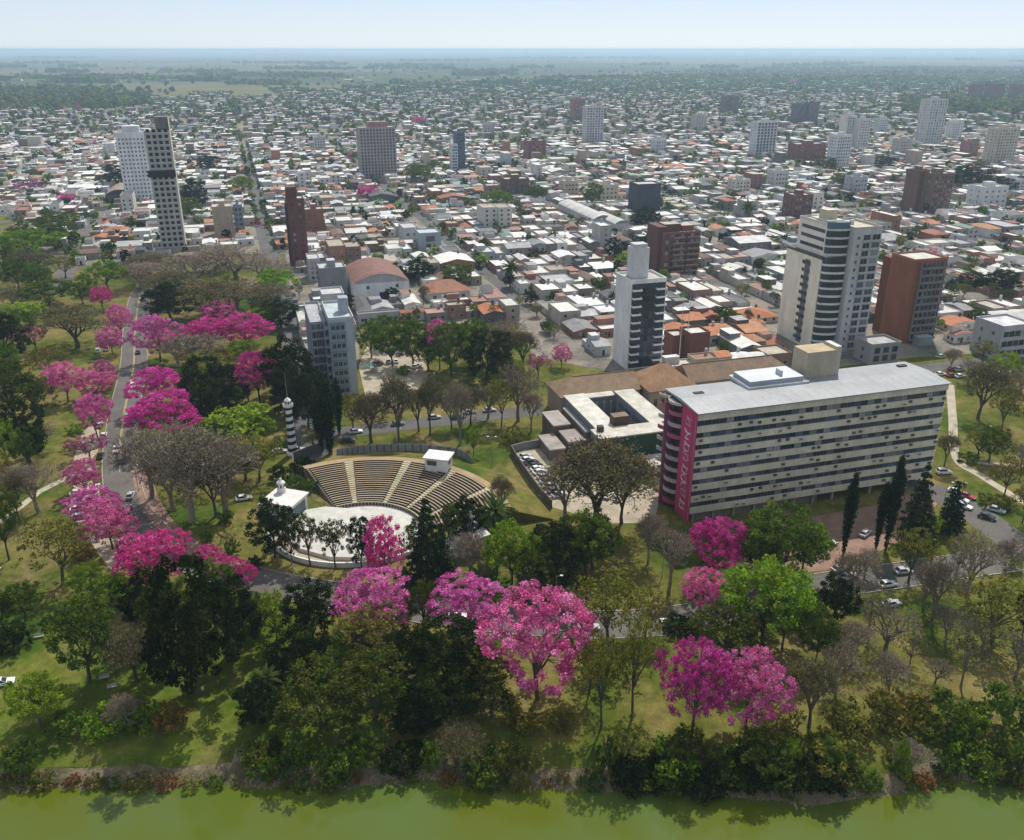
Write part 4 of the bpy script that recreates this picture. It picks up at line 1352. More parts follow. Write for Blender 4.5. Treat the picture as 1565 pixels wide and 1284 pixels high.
block('apartment_block', 'white and grey three-storey corner building with dark window bays', 1515, 1575, 548, 500, (0.46, 0.47, 0.50), 14, 3, 5, 2.4, 2.2, ('glass', 'glass', 'curtain'), left=2, lift=False, roofcol=(0.62, 0.62, 0.62))
block('brick_house', 'blind red-brown brick house with a flat white terrace', 1048, 1082, 556, 512, (0.175, 0.072, 0.052), 9, 3, 1, 0.4, 0.4, left=0, lift=False, roofcol=(0.6, 0.58, 0.54))
block('brick_house', 'lower red-brown brick house joined to the blind one', 1023, 1047, 552, 516, (0.185, 0.078, 0.06), 8, 3, 1, 0.4, 0.4, left=0, lift=False)
block('shop_building', 'low grey shop building with red panels before the brick slab tower', 1322, 1376, 556, 528, (0.30, 0.29, 0.30), 10, 2, 3, 2.4, 2.4, ('glass',), left=1, lift=False, roofcol=(0.42, 0.42, 0.42))

# the barn with the curved red roof, and the two white vaulted sheds
def vault(label, lx, rx, by, wall_top, rise_m, D, wallcol, roofcols, name):
    (xa, ya), (xb, yb) = P(lx, by), P(rx, by)
    W = math.hypot(xb - xa, yb - ya)
    ua, va = toUV(xa, ya)
    va = va - W * 0.14
    root = tower(name, label, ua, va)
    h = rise((lx + rx) / 2, by, wall_top)
    b = MB().box(0, W, 0, D, 0, h, wallcol)
    n = 14
    prof = [(W * i / n, h + rise_m * math.sin(math.pi * i / n) ** 0.85) for i in range(n + 1)]
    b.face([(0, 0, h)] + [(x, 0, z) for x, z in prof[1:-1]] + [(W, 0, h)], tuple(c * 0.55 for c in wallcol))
    b.face([(0, D, h)] + [(x, D, z) for x, z in prof[1:-1]] + [(W, D, h)], wallcol)
    b.obj('wall', 'paint', root)
    k = 10
    for s in range(k):
        c = roofcols[s % len(roofcols)]
        q = MB()
        y0, y1 = -0.5 + (D + 1) * s / k, -0.5 + (D + 1) * (s + 1) / k
        for i in range(n):
            (x0, z0), (x1, z1) = prof[i], prof[i + 1]
            q.face([(x0, y0, z0 + 0.12), (x1, y0, z1 + 0.12), (x1, y1, z1 + 0.12), (x0, y1, z0 + 0.12)], c)
            q.face([(x0, y1 - 0.5, z0 + 0.22), (x1, y1 - 0.5, z1 + 0.22), (x1, y1, z1 + 0.22), (x0, y1, z0 + 0.22)], tuple(min(0.8, e * 1.9) for e in c))
        q.obj('roof_sheet', 'roofing', root)
    BLOCKS.append((ua, va, W, D))
    return root, W, h

r_, w_, h_ = vault('white-walled hall with a curved striped rust-red roof', 541, 625, 458, 432, 4.2, 36, (0.74, 0.76, 0.78), [(0.215, 0.10, 0.082), (0.235, 0.115, 0.095)], 'sports_hall')
MB().box(w_ * 0.45, w_ * 0.62, -0.08, 0, 0, 3.6, (0.02, 0.025, 0.14)).obj('door', 'paint', r_)
MB().box(0.2, w_ * 0.44, -0.06, 0, 0, 1.5, (0.10, 0.26, 0.34)).obj('blue_dado', 'paint', r_)
for q in (0.25, 0.78):
    put('window', window_mesh(1.2, 1.6, 'glass'), r_, (w_ * q, -0.01, h_ - 2.8))
vault('longer of two white vaulted sheds in mid-town', 905, 937, 345, 335, 2.6, 70, (0.48, 0.48, 0.48), [(0.60, 0.60, 0.58), (0.56, 0.56, 0.54)], 'shed')
vault('shorter of two white vaulted sheds in mid-town', 938, 962, 352, 342, 2.2, 36, (0.46, 0.46, 0.46), [(0.64, 0.64, 0.62), (0.58, 0.58, 0.57)], 'shed')
vault('brown arched hangar roof beside the white high-rise', 163, 203, 309, 298, 4.0, 40, (0.14, 0.11, 0.10), [(0.33, 0.24, 0.20), (0.30, 0.22, 0.19)], 'shed')
r_ = tower('clinic_building', 'orange hip-roofed single-storey building beside the sports hall', -19, 226)
MB().box(0, 20, 0, 16, 0, 4.2, (0.55, 0.54, 0.52)).obj('wall', 'paint', r_)
b = MB()
b.face([(-.6, -.6, 4.2), (20.6, -.6, 4.2), (13, 8, 8.4), (7, 8, 8.4)], (0.34, 0.14, 0.075))
b.face([(20.6, -.6, 4.2), (20.6, 16.6, 4.2), (13, 8, 8.4)], (0.32, 0.13, 0.07))
b.face([(20.6, 16.6, 4.2), (-.6, 16.6, 4.2), (7, 8, 8.4), (13, 8, 8.4)], (0.33, 0.135, 0.07))
b.face([(-.6, 16.6, 4.2), (-.6, -.6, 4.2), (7, 8, 8.4)], (0.35, 0.15, 0.08))
b.obj('roof', 'roofing', r_)
for c in range(4):
    put('window', window_mesh(1.6, 1.5, 'glass'), r_, (3 + c * 4.6, -0.01, 1.3))

# ------------------------------------------------------------------ amphitheatre
AC = (-37.1, 188.9)
root = thing('amphitheatre', 'open-air amphitheatre with fanned stone seating rows', 'amphitheatre', (*AC, 0))
NR = 20
R0, DR = 17.0, 0.936
def tz(i):
    return 0.25 + i * 3.2 / (NR - 1)
SECT = [(122, 106.2), (101.8, 79.2), (75.2, 55.4), (51.6, 31.5), (28.5, 12)]
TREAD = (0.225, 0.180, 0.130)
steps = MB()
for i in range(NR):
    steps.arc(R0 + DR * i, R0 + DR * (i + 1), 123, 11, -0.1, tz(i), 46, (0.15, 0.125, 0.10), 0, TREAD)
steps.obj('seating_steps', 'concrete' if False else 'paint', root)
for (a0, a1) in SECT:
    for i in range(NR):
        g = rs.uniform(0.82, 1.12)
        MB().arc(R0 + DR * i + 0.06, R0 + DR * i + 0.46, a0, a1, tz(i) + 0.002, tz(i) + 0.42, 9, (0.05 * g, 0.042 * g, 0.035 * g), 0, (0.37 * g, 0.29 * g, 0.195 * g)).obj('bench', 'paint', root)  # dark fronts and pale tops: shade and sun put into the colour
for a in (104.0, 77.2, 53.5, 30.0):
    b = MB()
    for i in range(NR):
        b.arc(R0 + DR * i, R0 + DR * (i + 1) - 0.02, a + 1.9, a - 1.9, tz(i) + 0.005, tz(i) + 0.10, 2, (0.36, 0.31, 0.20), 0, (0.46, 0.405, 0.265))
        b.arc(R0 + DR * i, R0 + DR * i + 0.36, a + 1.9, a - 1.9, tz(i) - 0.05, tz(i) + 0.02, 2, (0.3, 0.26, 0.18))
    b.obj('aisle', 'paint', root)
RB_ = R0 + DR * NR
MB().arc(RB_, RB_ + 2.0, 123.5, 10, 0, tz(NR - 1) + 0.15, 40, (0.25, 0.20, 0.12), 0, (0.36, 0.255, 0.14)).obj('rim_walk', 'paint', root)
b = MB()
n = 40
for i in range(n):
    t0, t1 = math.radians(124 - 115 * i / n), math.radians(124 - 115 * (i + 1) / n)
    for (ra, za), (rb, zb) in (((RB_ + 2.0, 3.5), (RB_ + 6, 2.4)), ((RB_ + 6, 2.4), (RB_ + 13, 0.0))):
        b.face([(ra * math.cos(t0), ra * math.sin(t0), za), (ra * math.cos(t1), ra * math.sin(t1), za), (rb * math.cos(t1), rb * math.sin(t1), zb), (rb * math.cos(t0), rb * math.sin(t0), zb)])
for a in (124, 9):
    t0 = math.radians(a)
    b.face([(r * math.cos(t0), r * math.sin(t0), z) for r, z in ((RB_ + 2.0, 0.0), (RB_ + 2.0, 3.5), (RB_ + 6, 2.4), (RB_ + 13, 0.0))])
b.obj('embankment', 'turf', root)
MB().arc(0.1, 15.2, 180, -10, 0.0, 0.12, 40, (1, 1, 1)).obj('orchestra_floor', 'stage_floor', root)
b = MB().arc(15.3, 15.65, 123, 0, 0, 1.05, 40, (0.33, 0.28, 0.22), 0, (0.42, 0.36, 0.28))
b.obj('front_parapet', 'paint', root)
niche = MB().box(-0.25, 0.25, -0.04, 0, 0.12, 0.85, (0.05, 0.04, 0.035)).mesh('niche', ('paint',))  # flat dark plates; the shade inside each niche is painted on
for i in range(38):
    a = math.radians(126 - 3.3 * i)
    put('niche', niche, root, (15.29 * math.cos(a), 15.29 * math.sin(a), 0.05), a + math.pi / 2)

st = thing('stage', 'white raised stage floor with curved low rear wall', 'stage', (*AC, 0))
sp_ = [P(*q, 1.0) for q in ((436, 796), (468, 779), (497, 774), (548, 778), (598, 797), (636, 812), (634, 828), (606, 843), (560, 852), (505, 851), (458, 838), (438, 820))]
MB().prism([(x - AC[0], y - AC[1]) for x, y in sp_], 0.1, 1.0, (1, 1, 1)).obj('stage_deck', 'stage_floor', st)
sp_ = spline([P(*q, 0) for q in ((408, 818), (420, 838), (440, 852), (470, 862), (510, 867), (550, 866), (595, 859), (642, 844))], 4)
sp_ = [(x - AC[0], y - AC[1]) for x, y in sp_]
for s0 in range(0, len(sp_) - 1, 4):
    ribbon(MB(), sp_[s0:s0 + 5], -0.22, 0.22, 0, 1.3).obj('rear_wall', 'white_wall', st)
MB().face([(x, y, 0.09) for x, y in sp_] + [(P(640, 815)[0] - AC[0], P(640, 815)[1] - AC[1], 0.09), (P(440, 795)[0] - AC[0], P(440, 795)[1] - AC[1], 0.09)]).obj('backstage_floor', 'sandy_ground', st)
for q in ((570, 856), (583, 855), (600, 852)):
    x, y = P(*q)
    MB().box(-0.5, 0.5, -0.25, 0.25, 0, 2.6, (0.7, 0.7, 0.69)).obj('stage_pillar', 'white_wall', st, (x - AC[0], y - AC[1], 0.1))

def pavilion(label, px, py, w, d, hh, lantern, rz):
    r = thing('stage_pavilion', label, 'pavilion', (*P(px, py), 0), rz)
    MB().box(-w / 2, w / 2, -d / 2, d / 2, 0, hh).obj('wall', 'white_wall', r)
    MB().box(-w / 2 - .5, w / 2 + .5, -d / 2 - .5, d / 2 + .5, hh, hh + .45, (0.72, 0.71, 0.68)).obj('roof', 'paint', r)
    MB().box(-w / 2 - 2.4, -w / 2, -d / 2 + 1, d / 2 - 1, 0, hh - 1.4, (0.68, 0.68, 0.66)).obj('side_wing', 'paint', r)
    MB().box(w / 2, w / 2 + 0.06, -d / 2 + 1.0, d / 2 - 1.0, 0.4, hh - 0.8, (0.16, 0.19, 0.20)).obj('doorway', 'paint', r)
    lx, ly = lantern
    L_ = MB().lathe([(1.1, 0), (1.1, 1.2), (0.9, 1.3), (0.9, 2.4), (1.15, 2.5), (1.0, 2.8), (0.35, 3.3), (0.3, 3.8), (0.02, 4.1)], 12, 0, 0).obj('lantern', 'white_wall', r, (lx, ly, hh + .45))
    for i in range(6):
        a = i * math.pi / 3
        MB().box(-.18, .18, -.03, .03, 1.45, 2.25, (0.05, 0.05, 0.06)).obj('lantern_opening', 'paint', L_, (0.9 * math.cos(a), 0.9 * math.sin(a), 0), a + math.pi / 2)
    return r
pavilion('white stage pavilion with a small roof lantern beside the parked white car', 438, 786, 8.2, 7.4, 4.6, (-2.2, 2.2), math.radians(-18))
pavilion('white stage pavilion half hidden behind dark conifers', 716, 838, 7, 7, 4.2, (1.8, 2.2), math.radians(30))

cb = thing('control_booth', 'white control booth with a dark window above the seating', 'booth', (*P(671, 716, 3.2), 0), math.radians(-14))
MB().box(-3.2, 3.2, -2.4, 2.4, 0, 7.0).obj('wall', 'white_wall', cb)
MB().box(-3.7, 3.7, -2.9, 2.9, 7.0, 7.35, (0.74, 0.74, 0.73)).obj('roof', 'paint', cb)
put('window', window_mesh(2.6, 1.2, 'glass', (0.3, 0.3, 0.3)), cb, (-1.2, -2.42, 5.2))
put('window', window_mesh(1.3, 1.0, 'glass', (0.3, 0.3, 0.3)), cb, (3.22, -0.6, 5.4), math.pi / 2)

# fence of grey panels behind the seating: every panel its own piece
fe = thing('panel_fence', 'grey panel fence curving behind the amphitheatre rim', 'fence', (0, 0, 0))
fl = spline([P(*q) for q in ((515, 698), (545, 693), (590, 690), (640, 690), (700, 697), (722, 712))], 9)
pan = MB().box(-1.05, 1.05, -0.04, 0.04, 0.1, 2.3, (0.17, 0.165, 0.185)).box(-1.05, 1.05, -0.06, -0.04, 2.1, 2.2, (0.24, 0.235, 0.25)).mesh('fence_panel', ('paint',))
pan2 = MB().box(-1.05, 1.05, -0.04, 0.04, 0.1, 2.3, (0.27, 0.265, 0.29)).box(-1.05, 1.05, -0.06, -0.04, 2.1, 2.2, (0.34, 0.335, 0.35)).mesh('fence_panel', ('paint',))
pst = MB().box(-0.07, 0.07, -0.07, 0.07, 0, 2.6, (0.42, 0.42, 0.43)).mesh('fence_post', ('paint',))
for p, q in zip(fl, fl[1:]):
    L = math.dist(p, q)
    a = math.atan2(q[1] - p[1], q[0] - p[0])
    o = put('fence_panel', pan if len(fe.children) % 4 else pan2, fe, ((p[0] + q[0]) / 2, (p[1] + q[1]) / 2, 0), a)
    o.scale.x = L / 2.25
    put('fence_post', pst, fe, (p[0], p[1], 0), a)

# car park wall
cw = thing('boundary_wall', 'dark boundary wall along the edge of the pale car park', 'wall', (0, 0, 0))
wl = [P(*q) for q in ((781, 692), (790, 708), (806, 732), (824, 757), (843, 778))]
for p, q in zip(wl, wl[1:]):
    ribbon(MB(), [p, q], -0.15, 0.15, 0, 2.6, (0.10, 0.085, 0.08)).obj('wall_section', 'paint', cw)
ribbon(MB(), [P(781, 692), P(800, 687), (P(838, 681))], -0.15, 0.15, 0, 2.4, (0.25, 0.24, 0.27)).obj('wall_section', 'paint', cw)
rw = thing('retaining_wall', 'dark retaining wall behind the shaded shrubs beside the seating', 'wall', (0, 0, 0))
for q0, q1 in (((448, 706), (470, 698)), ((470, 698), (492, 690)), ((448, 706), (450, 722))):
    ribbon(MB(), [P(*q0), P(*q1)], -0.2, 0.2, 0, 3.0, (0.11, 0.10, 0.09)).obj('wall_section', 'paint', rw)

# striped lighthouse-like column
lh = thing('striped_column', 'black and white striped lighthouse column with a mast on top', 'monument', (*P(448, 694), 0))
nb = 13
for k in range(nb):
    z0, z1 = 1.2 + k * 1.08, 1.2 + (k + 1) * 1.08
    ra, rb = 1.3 - 0.03 * k, 1.3 - 0.03 * (k + 1)
    b = MB()
    n = 14
    for i in range(n):
        t0, t1 = 2 * math.pi * i / n, 2 * math.pi * (i + 1) / n
        s0, s1 = 0.12 * math.cos(t0), 0.12 * math.cos(t1)
        b.face([(ra * math.cos(t0), ra * math.sin(t0), z0 + s0), (ra * math.cos(t1), ra * math.sin(t1), z0 + s1), (rb * math.cos(t1), rb * math.sin(t1), z1 + s1), (rb * math.cos(t0), rb * math.sin(t0), z1 + s0)])
    b.obj('stripe', 'white_wall' if k % 2 else 'black_paint', lh)
MB().lathe([(1.8, 0), (1.8, 0.5), (1.4, 0.9), (1.28, 1.1)], 14).obj('base', 'white_wall', lh)
MB().lathe([(0.8, 14.8), (1.5, 15.2), (1.5, 16.0), (1.45, 16.0), (1.45, 15.3), (0.75, 15.3)], 14).obj('gallery', 'white_wall', lh)
MB().lathe([(0.85, 15.3), (0.85, 16.9), (1.0, 17.0), (0.5, 17.6), (0.02, 17.9)], 12).obj('lantern_room', 'white_wall', lh)
for i in range(6):
    a = i * math.pi / 3
    MB().box(-.25, .25, -.03, .03, 16.05, 16.75, (0.05, 0.05, 0.06)).obj('lantern_pane', 'glass', lh, (0.87 * math.cos(a), 0.87 * math.sin(a), 0), a + math.pi / 2)
MB().tube((0, 0, 17.8), (0, 0, 25.5), 0.09, 0.03, 5, (0.4, 0.4, 0.4)).obj('mast', 'paint', lh)
# ------------------------------------------------------------------ the town: houses block by block
rh = random.Random(21)
RESERVED = [(u - 1.5, u + w + 1.5, v - w * 0.14 - 2, v + d + 2) for u, v, w, d in BLOCKS] + [
    (-5, 77, -8, 26), (-22, 80, 24, 90), (30, 48, 108, 127), (108, 134, 100, 138), (148, 168, 100, 130), (100, 127, 228, 250), (-78, -64, 110, 140), (-150, -128, 374, 394), (-182, -158, 570, 592), (-21, 3, 223, 245)]

def blocked(u, v, w, d):
    for a, b, c, e in RESERVED:
        if u + w / 2 > a and u - w / 2 < b and v + d / 2 > c and v - d / 2 < e:
            return True
    return False

WHITE_R = [(0.74, 0.73, 0.70), (0.66, 0.66, 0.66), (0.78, 0.77, 0.74), (0.60, 0.59, 0.56)]
GREY_R = [(0.33, 0.33, 0.34), (0.24, 0.24, 0.25), (0.43, 0.43, 0.44), (0.15, 0.15, 0.155), (0.09, 0.09, 0.095)]
BUFF_R = [(0.43, 0.37, 0.30), (0.36, 0.31, 0.25), (0.48, 0.43, 0.36)]
CLAY_R = [(0.33, 0.165, 0.125), (0.37, 0.215, 0.17), (0.28, 0.135, 0.105)]
TILE_R = [(0.40, 0.135, 0.050), (0.45, 0.155, 0.055), (0.33, 0.105, 0.050), (0.42, 0.19, 0.085)]
RUST_R = [(0.19, 0.105, 0.075), (0.15, 0.075, 0.06)]
COOL_R = [(0.16, 0.27, 0.235), (0.27, 0.34, 0.40), (0.12, 0.20, 0.16)]
WALLS = [(0.68, 0.67, 0.65), (0.72, 0.70, 0.66), (0.64, 0.61, 0.55), (0.55, 0.54, 0.51), (0.47, 0.44, 0.38), (0.38, 0.37, 0.36), (0.45, 0.35, 0.29), (0.30, 0.27, 0.25), (0.58, 0.57, 0.56), (0.25, 0.15, 0.12), (0.42, 0.44, 0.47), (0.50, 0.45, 0.33), (0.21, 0.205, 0.21), (0.14, 0.13, 0.13), (0.24, 0.22, 0.19), (0.33, 0.16, 0.11)]

def shade(c, a=0.12):
    k = 1 + rh.uniform(-a, a)
    return tuple(min(0.8, e * k) for e in c)

def plan_house(w, d, inner, at=None):
    q = rh.random()
    if at and 1030 < at[0] < 1200 and at[1] > 470 and q < 0.5:
        q = 0.9
    two = (not inner) and rh.random() < 0.30
    h = rh.uniform(5.4, 7.2) if two else rh.uniform(2.6, 4.6)
    tall = at is not None and at[1] < 425 and (not inner) and rh.random() < 0.05
    if tall:
        h = rh.uniform(9, 16)
        q = min(q, 0.6)
    if q < 0.42:
        st, rc, look = 'flat', rh.choice(WHITE_R), 'white flat-roofed'
    elif q < 0.58:
        st, rc, look = 'flat', rh.choice(GREY_R), 'grey flat-roofed'
    elif q < 0.64:
        st, rc, look = 'flat', rh.choice(BUFF_R), 'buff flat-roofed'
    elif q < 0.70:
        st, rc, look = 'flat', rh.choice(CLAY_R), 'clay-red flat-roofed'
    elif q < 0.79:
        st, rc, look = 'gable', rh.choice(WHITE_R), 'white sheet-roofed'
    elif q < 0.88:
        st, rc, look = 'gable', rh.choice(GREY_R), 'grey sheet-roofed'
    elif q < 0.95:
        st, rc, look = rh.choice(('hip', 'gable')), rh.choice(TILE_R), 'orange tile-roofed'
    elif q < 0.98:
        st, rc, look = 'gable', rh.choice(RUST_R), 'rusty brown sheet-roofed'
    else:
        st, rc, look = 'gable', rh.choice(COOL_R), 'blue-green sheet-roofed'
    return dict(w=w, d=d, h=h, st=st, rc=shade(rc), wc=shade(rh.choice(WALLS)), look=('tall ' if tall else 'two-storey ' if two else 'low ') + look, two=two or tall, nf=max(1, int(h / 2.9)),
                rear=rh.random() < 0.65, tank=rh.random() < 0.5, upper=(not two and not tall and rh.random() < 0.35), k=rh.random(), rc2=shade(rh.choice(WHITE_R + GREY_R + CLAY_R)))

def house_parts(p, detail=True):
    """[(part name, mesh builder, material)], [(x, y, z, turn, w, h)] windows, doors."""
    w, d, h, rc, wc = p['w'], p['d'], p['h'], p['rc'], p['wc']
    parts, wins = [], []
    y0 = -d / 2
    y1 = d / 2 - (d * 0.30 if p['rear'] else 0)
    b = MB().box(-w / 2, w / 2, y0, y1, 0, h, wc)
    parts.append(('wall', b, 'paint'))
    if p['st'] == 'flat':
        r = MB().box(-w / 2 + .2, w / 2 - .2, y0 + .2, y1 - .2, h, h + 0.10, rc)
        parts.append(('roof', r, 'roofing'))
        if detail:
            e = MB()
            ph = 0.35 + 0.5 * p['k']
            e.box(-w / 2, w / 2, y0, y0 + .2, h, h + ph, wc).box(-w / 2, w / 2, y1 - .2, y1, h, h + ph, wc)
            e.box(-w / 2, -w / 2 + .2, y0 + .2, y1 - .2, h, h + ph, wc).box(w / 2 - .2, w / 2, y0 + .2, y1 - .2, h, h + ph, wc)
            parts.append(('parapet', e, 'paint'))
    else:
        zr = h + (0.26 if p['st'] == 'hip' or p['rc'] in TILE_R else 0.16) * min(w, d) * 0.5 + 0.5
        o = 0.35
        r = MB()
        A_, B_, C_, D_ = (-w / 2 - o, y0 - o, h), (w / 2 + o, y0 - o, h), (w / 2 + o, y1 + o, h), (-w / 2 - o, y1 + o, h)
        if p['k'] < 0.5:
            hx = min(w, y1 - y0) * 0.42 if p['st'] == 'hip' else 0
            ym = (y0 + y1) / 2
            E_, F_ = (-w / 2 - o + hx, ym, zr), (w / 2 + o - hx, ym, zr)
            r.face([A_, B_, F_, E_], rc).face([C_, D_, E_, F_], rc).face([D_, A_, E_], rc if hx else wc).face([B_, C_, F_], rc if hx else wc)
        else:
            hy = min(w, y1 - y0) * 0.42 if p['st'] == 'hip' else 0
            E_, F_ = (0, y0 - o + hy, zr), (0, y1 + o - hy, zr)
            r.face([B_, C_, F_, E_], rc).face([D_, A_, E_, F_], rc).face([A_, B_, E_], rc if hy else wc).face([C_, D_, F_], rc if hy else wc)
        parts.append(('roof', r, 'roofing'))
    if p['rear']:
        hh = max(2.4, h * 0.6)
        parts.append(('rear_extension', MB().box(-w / 2 * 0.98, w * (0.1 + 0.35 * p['k']), y1, d / 2, 0, hh, wc, 0, p['rc2']), 'paint'))
    if p['upper']:
        parts.append(('upper_room', MB().box(-w / 2 * 0.9, w * 0.1, y1 - (y1 - y0) * 0.45, y1 - 0.4, h, h + 2.7, wc, 0, p['rc2']), 'paint'))
    if p['tank'] and detail:
        tx, ty = w * 0.25, y1 - 1.6
        parts.append(('water_tank', MB().lathe([(0.02, 1.55), (0.5, 1.4), (0.62, 1.2), (0.62, 0.0)], 8, tx, ty, (0.5, 0.5, 0.5) if p['k'] < .6 else (0.10, 0.10, 0.11)).box(tx - .5, tx + .5, ty - .5, ty + .5, -1.2, 0, wc), 'paint'))
        parts[-1][1].v = [(x, y, z + h + 1.2) for x, y, z in parts[-1][1].v]
    n = max(1, int(w / 3.6))
    for i in range(n):
        for f in range(p['nf']):
            wins.append((-w / 2 + w * (i + 0.5) / n, y0 - 0.012, 1.0 + 2.9 * f, 0.0, 1.3, 1.3))
    for i in range(2):
        yy = y0 + (y1 - y0) * (i + 0.5) / 2
        wins.append((-w / 2 - 0.012, yy, 1.0 + (2.9 if p['two'] else 0), -math.pi / 2, 1.1, 1.2))
        wins.append((w / 2 + 0.012, yy, 1.0 + (2.9 if p['two'] else 0), math.pi / 2, 1.1, 1.2))
    return parts, wins

houses, town_trees, far_boxes, far_trees = [], [], [], []

def seen(x, y, m=120):
    if y < 100:
        return None
    px, py, dep = proj(x, y)
    return (px, py, dep) if -m < px < 1565 + m else None

def house_at(uc, vc, w, d, inner):
    """A house on the lot, or a shorter one where the lot is cut by the park edge or a larger building."""
    for v2, d2 in ((vc, d), (vc - d * 0.24, d * 0.5), (vc + d * 0.24, d * 0.5), (vc - d * 0.35, d * 0.3), (vc + d * 0.35, d * 0.3)):
        if d2 > 4.5 and not blocked(uc, v2, w, d2) and all(in_town(*W2(uc + a * w / 2, v2 + b * d2 / 2)) for a in (-1, 1) for b in (-1, 1)):
            x, y = W2(uc, v2)
            houses.append((x, y, plan_house(w - 0.25, d2, inner or d2 < 9, proj(x, y))))
            return

for k in range(-40, 70):
    for m in range(0, 62):
        ub, vb = -86 + 108 * k, 83 + 108 * m
        cx_, cy_ = W2(ub + 54, vb + 54)
        s = seen(cx_, cy_, 700)
        if not s or cy_ > 6200:
            continue
        px, py, dep = s
        # the town thins out to the west, where wood and fields begin
        edge = 1750 + max(0, (px - 150)) * 1.7 + max(0, px - 850) * 4.5
        if dep > edge * 1.15 or (dep > edge and rh.random() < 0.6):
            continue
        if dep < 1150:
            v = vb + (4.6 if m != 1 else -6)
            for strip, dd in enumerate((22, 19.5, 19.5, 19.5, 18.5) if m != 1 else (22, 21, 21, 22, 23)):
                u = ub + 4.6
                while u < ub + 100:
                    w = rh.uniform(5.2, 11.0) if rh.random() < 0.9 else rh.uniform(13, 22)
                    if u + w > ub + 104:
                        break
                    inner = strip in (1, 2, 3)
                    uc = u + w / 2
                    r = rh.random()
                    d = dd * (rh.uniform(0.65, 0.99) if inner else rh.uniform(0.8, 0.99))
                    vc = v + d / 2 if strip in (0, 2) else v + dd - d / 2
                    if rh.random() < 0.22:
                        town_trees.append((*W2(uc, v + dd + rh.uniform(-1.5, 1.5)), rh.uniform(4.5, 8.5), rh.uniform(4, 7))) if in_town(*W2(uc, v + dd + 2)) and not blocked(uc, v + dd, 5, 5) else None
                    x, y = W2(uc, vc)
                    if seen(x, y):
                        if r < (0.84 if inner else 0.94):
                            house_at(uc, vc, w, d, inner)
                        elif in_town(x, y) and not blocked(uc, vc, 4, 4):
                            town_trees.append((x, y, rh.uniform(4.5, 9.5), rh.uniform(4, 8.5)))
                    u += w
                v += dd
            if dep < 1150:
                for i in range(12):
                    a, b = (ub + rh.uniform(0, 108), vb + rh.choice((3.5, -3.5))) if rh.random() < 0.5 else (ub + rh.choice((3.5, -3.5)), vb + rh.uniform(0, 108))
                    x, y = W2(a, b)
                    if seen(x, y) and in_town(x, y) and not blocked(a, b, 5, 5):
                        town_trees.append((x, y, rh.uniform(4, 8), rh.uniform(4, 7)))
        else:
            n = 20 if dep < 2300 else 11
            big = 1.0 if dep < 2300 else 1.45
            for i in range(n):
                a, b = ub + rh.uniform(8, 100), vb + rh.uniform(8, 100)
                x, y = W2(a, b)
                if seen(x, y, 60) and not blocked(a, b, 12, 14):
                    far_boxes.append((x, y, rh.uniform(8, 15) * big, rh.uniform(10, 18) * big, rh.uniform(2.8, 4.2) if rh.random() < 0.8 else rh.uniform(5.5, 8)))
            for i in range(int(28 + 10 * (dep > 2300))):
                a, b = ub + rh.uniform(0, 108), vb + rh.uniform(0, 108)
                x, y = W2(a, b)
                if seen(x, y, 60):
                    far_trees.append((x, y, rh.uniform(5, 10), rh.uniform(5, 9) * (1.25 if dep > 2300 else 1)))

# woods and shelter belts beyond the town
for i in range(2600):
    px, py = rh.uniform(-60, 120) + abs(rh.gauss(0, 55)), 164 - 25 * rh.random() ** 1.3 + rh.gauss(0, 3)
    x, y = P(px, py)
    far_trees.append((x, y, rh.uniform(9, 15), rh.uniform(9, 15)))
for i in range(1500):
    x, y = P(rh.uniform(1380, 1640), rh.uniform(150, 176))
    far_trees.append((x, y, rh.uniform(8, 14), rh.uniform(8, 13)))
for i in range(70):
    px0, py0 = rh.uniform(-100, 1650), 82 + 50 * rh.random() ** 1.4
    L = rh.uniform(20, 160)
    for j in range(int(L * 0.55)):
        x, y = P(px0 + rh.uniform(0, L), py0 + rh.gauss(0, 0.35))
        far_trees.append((x, y, rh.uniform(9, 16), rh.uniform(10, 20) * (1 + y / 9000)))
for i in range(2600):
    px, py = rh.uniform(-60, 1620), 84 + 50 * rh.random()
    x, y = P(px, py)
    if i % 4 == 0:
        far_trees.append((x, y, rh.uniform(6, 12), rh.uniform(8, 18)))
for i in range(160):
    px, py = rh.uniform(-40, 1600), rh.uniform(93, 126)
    x, y = P(px, py)
    far_boxes.append((x, y, rh.uniform(14, 40), rh.uniform(14, 40), rh.uniform(4, 8)))

houses.sort(key=lambda q: q[1])
vis = [q for q in houses if (lambda s: -10 < s[0] < 1575)(proj(q[0], q[1]))]
near = set(id(q) for q in vis[:298])
LAND = [('the white blank-sided tower', 38, 118), ('the cream stepped tower', 120, 116), ('the brick slab tower', 157, 114), ('the red-brown balcony block', 114, 238), ('the curved-roof sports hall', -40, 252),
        ('the narrow grey tower', -71, 120), ('the thin red-brown tower', -72, 318), ('the pale blue warehouse', 4, 340), ('the dark blue box building', 181, 415), ('the brown twin block', 382, 358),
        ('the unfinished concrete tower', -139, 385), ('the blank beige block', -111, 420), ('the low brown block', 110, 503), ('the vaulted white sheds', 150, 345), ('the orange hip-roofed building', -9, 232),
        ('the three-storey corner building', 195, 100), ('the maroon block', 276, 365), ('the blind brick house', 62, 112)]
LANDXY = [(n, *W2(u, v)) for n, u, v in LAND]
named = {}
for q in houses:
    if id(q) in near:
        x, y, p = q
        n, lx, ly = min(LANDXY, key=lambda l: math.hypot(l[1] - x, l[2] - y))
        s, t = proj(x, y), proj(lx, ly)
        dx, dy = s[0] - t[0], s[1] - t[1]
        rel = 'beside' if abs(dx) > 1.3 * abs(dy) else ('behind' if dy < 0 else 'before')
        named.setdefault((p['look'], rel, n), []).append((math.hypot(lx - x, ly - y), q))
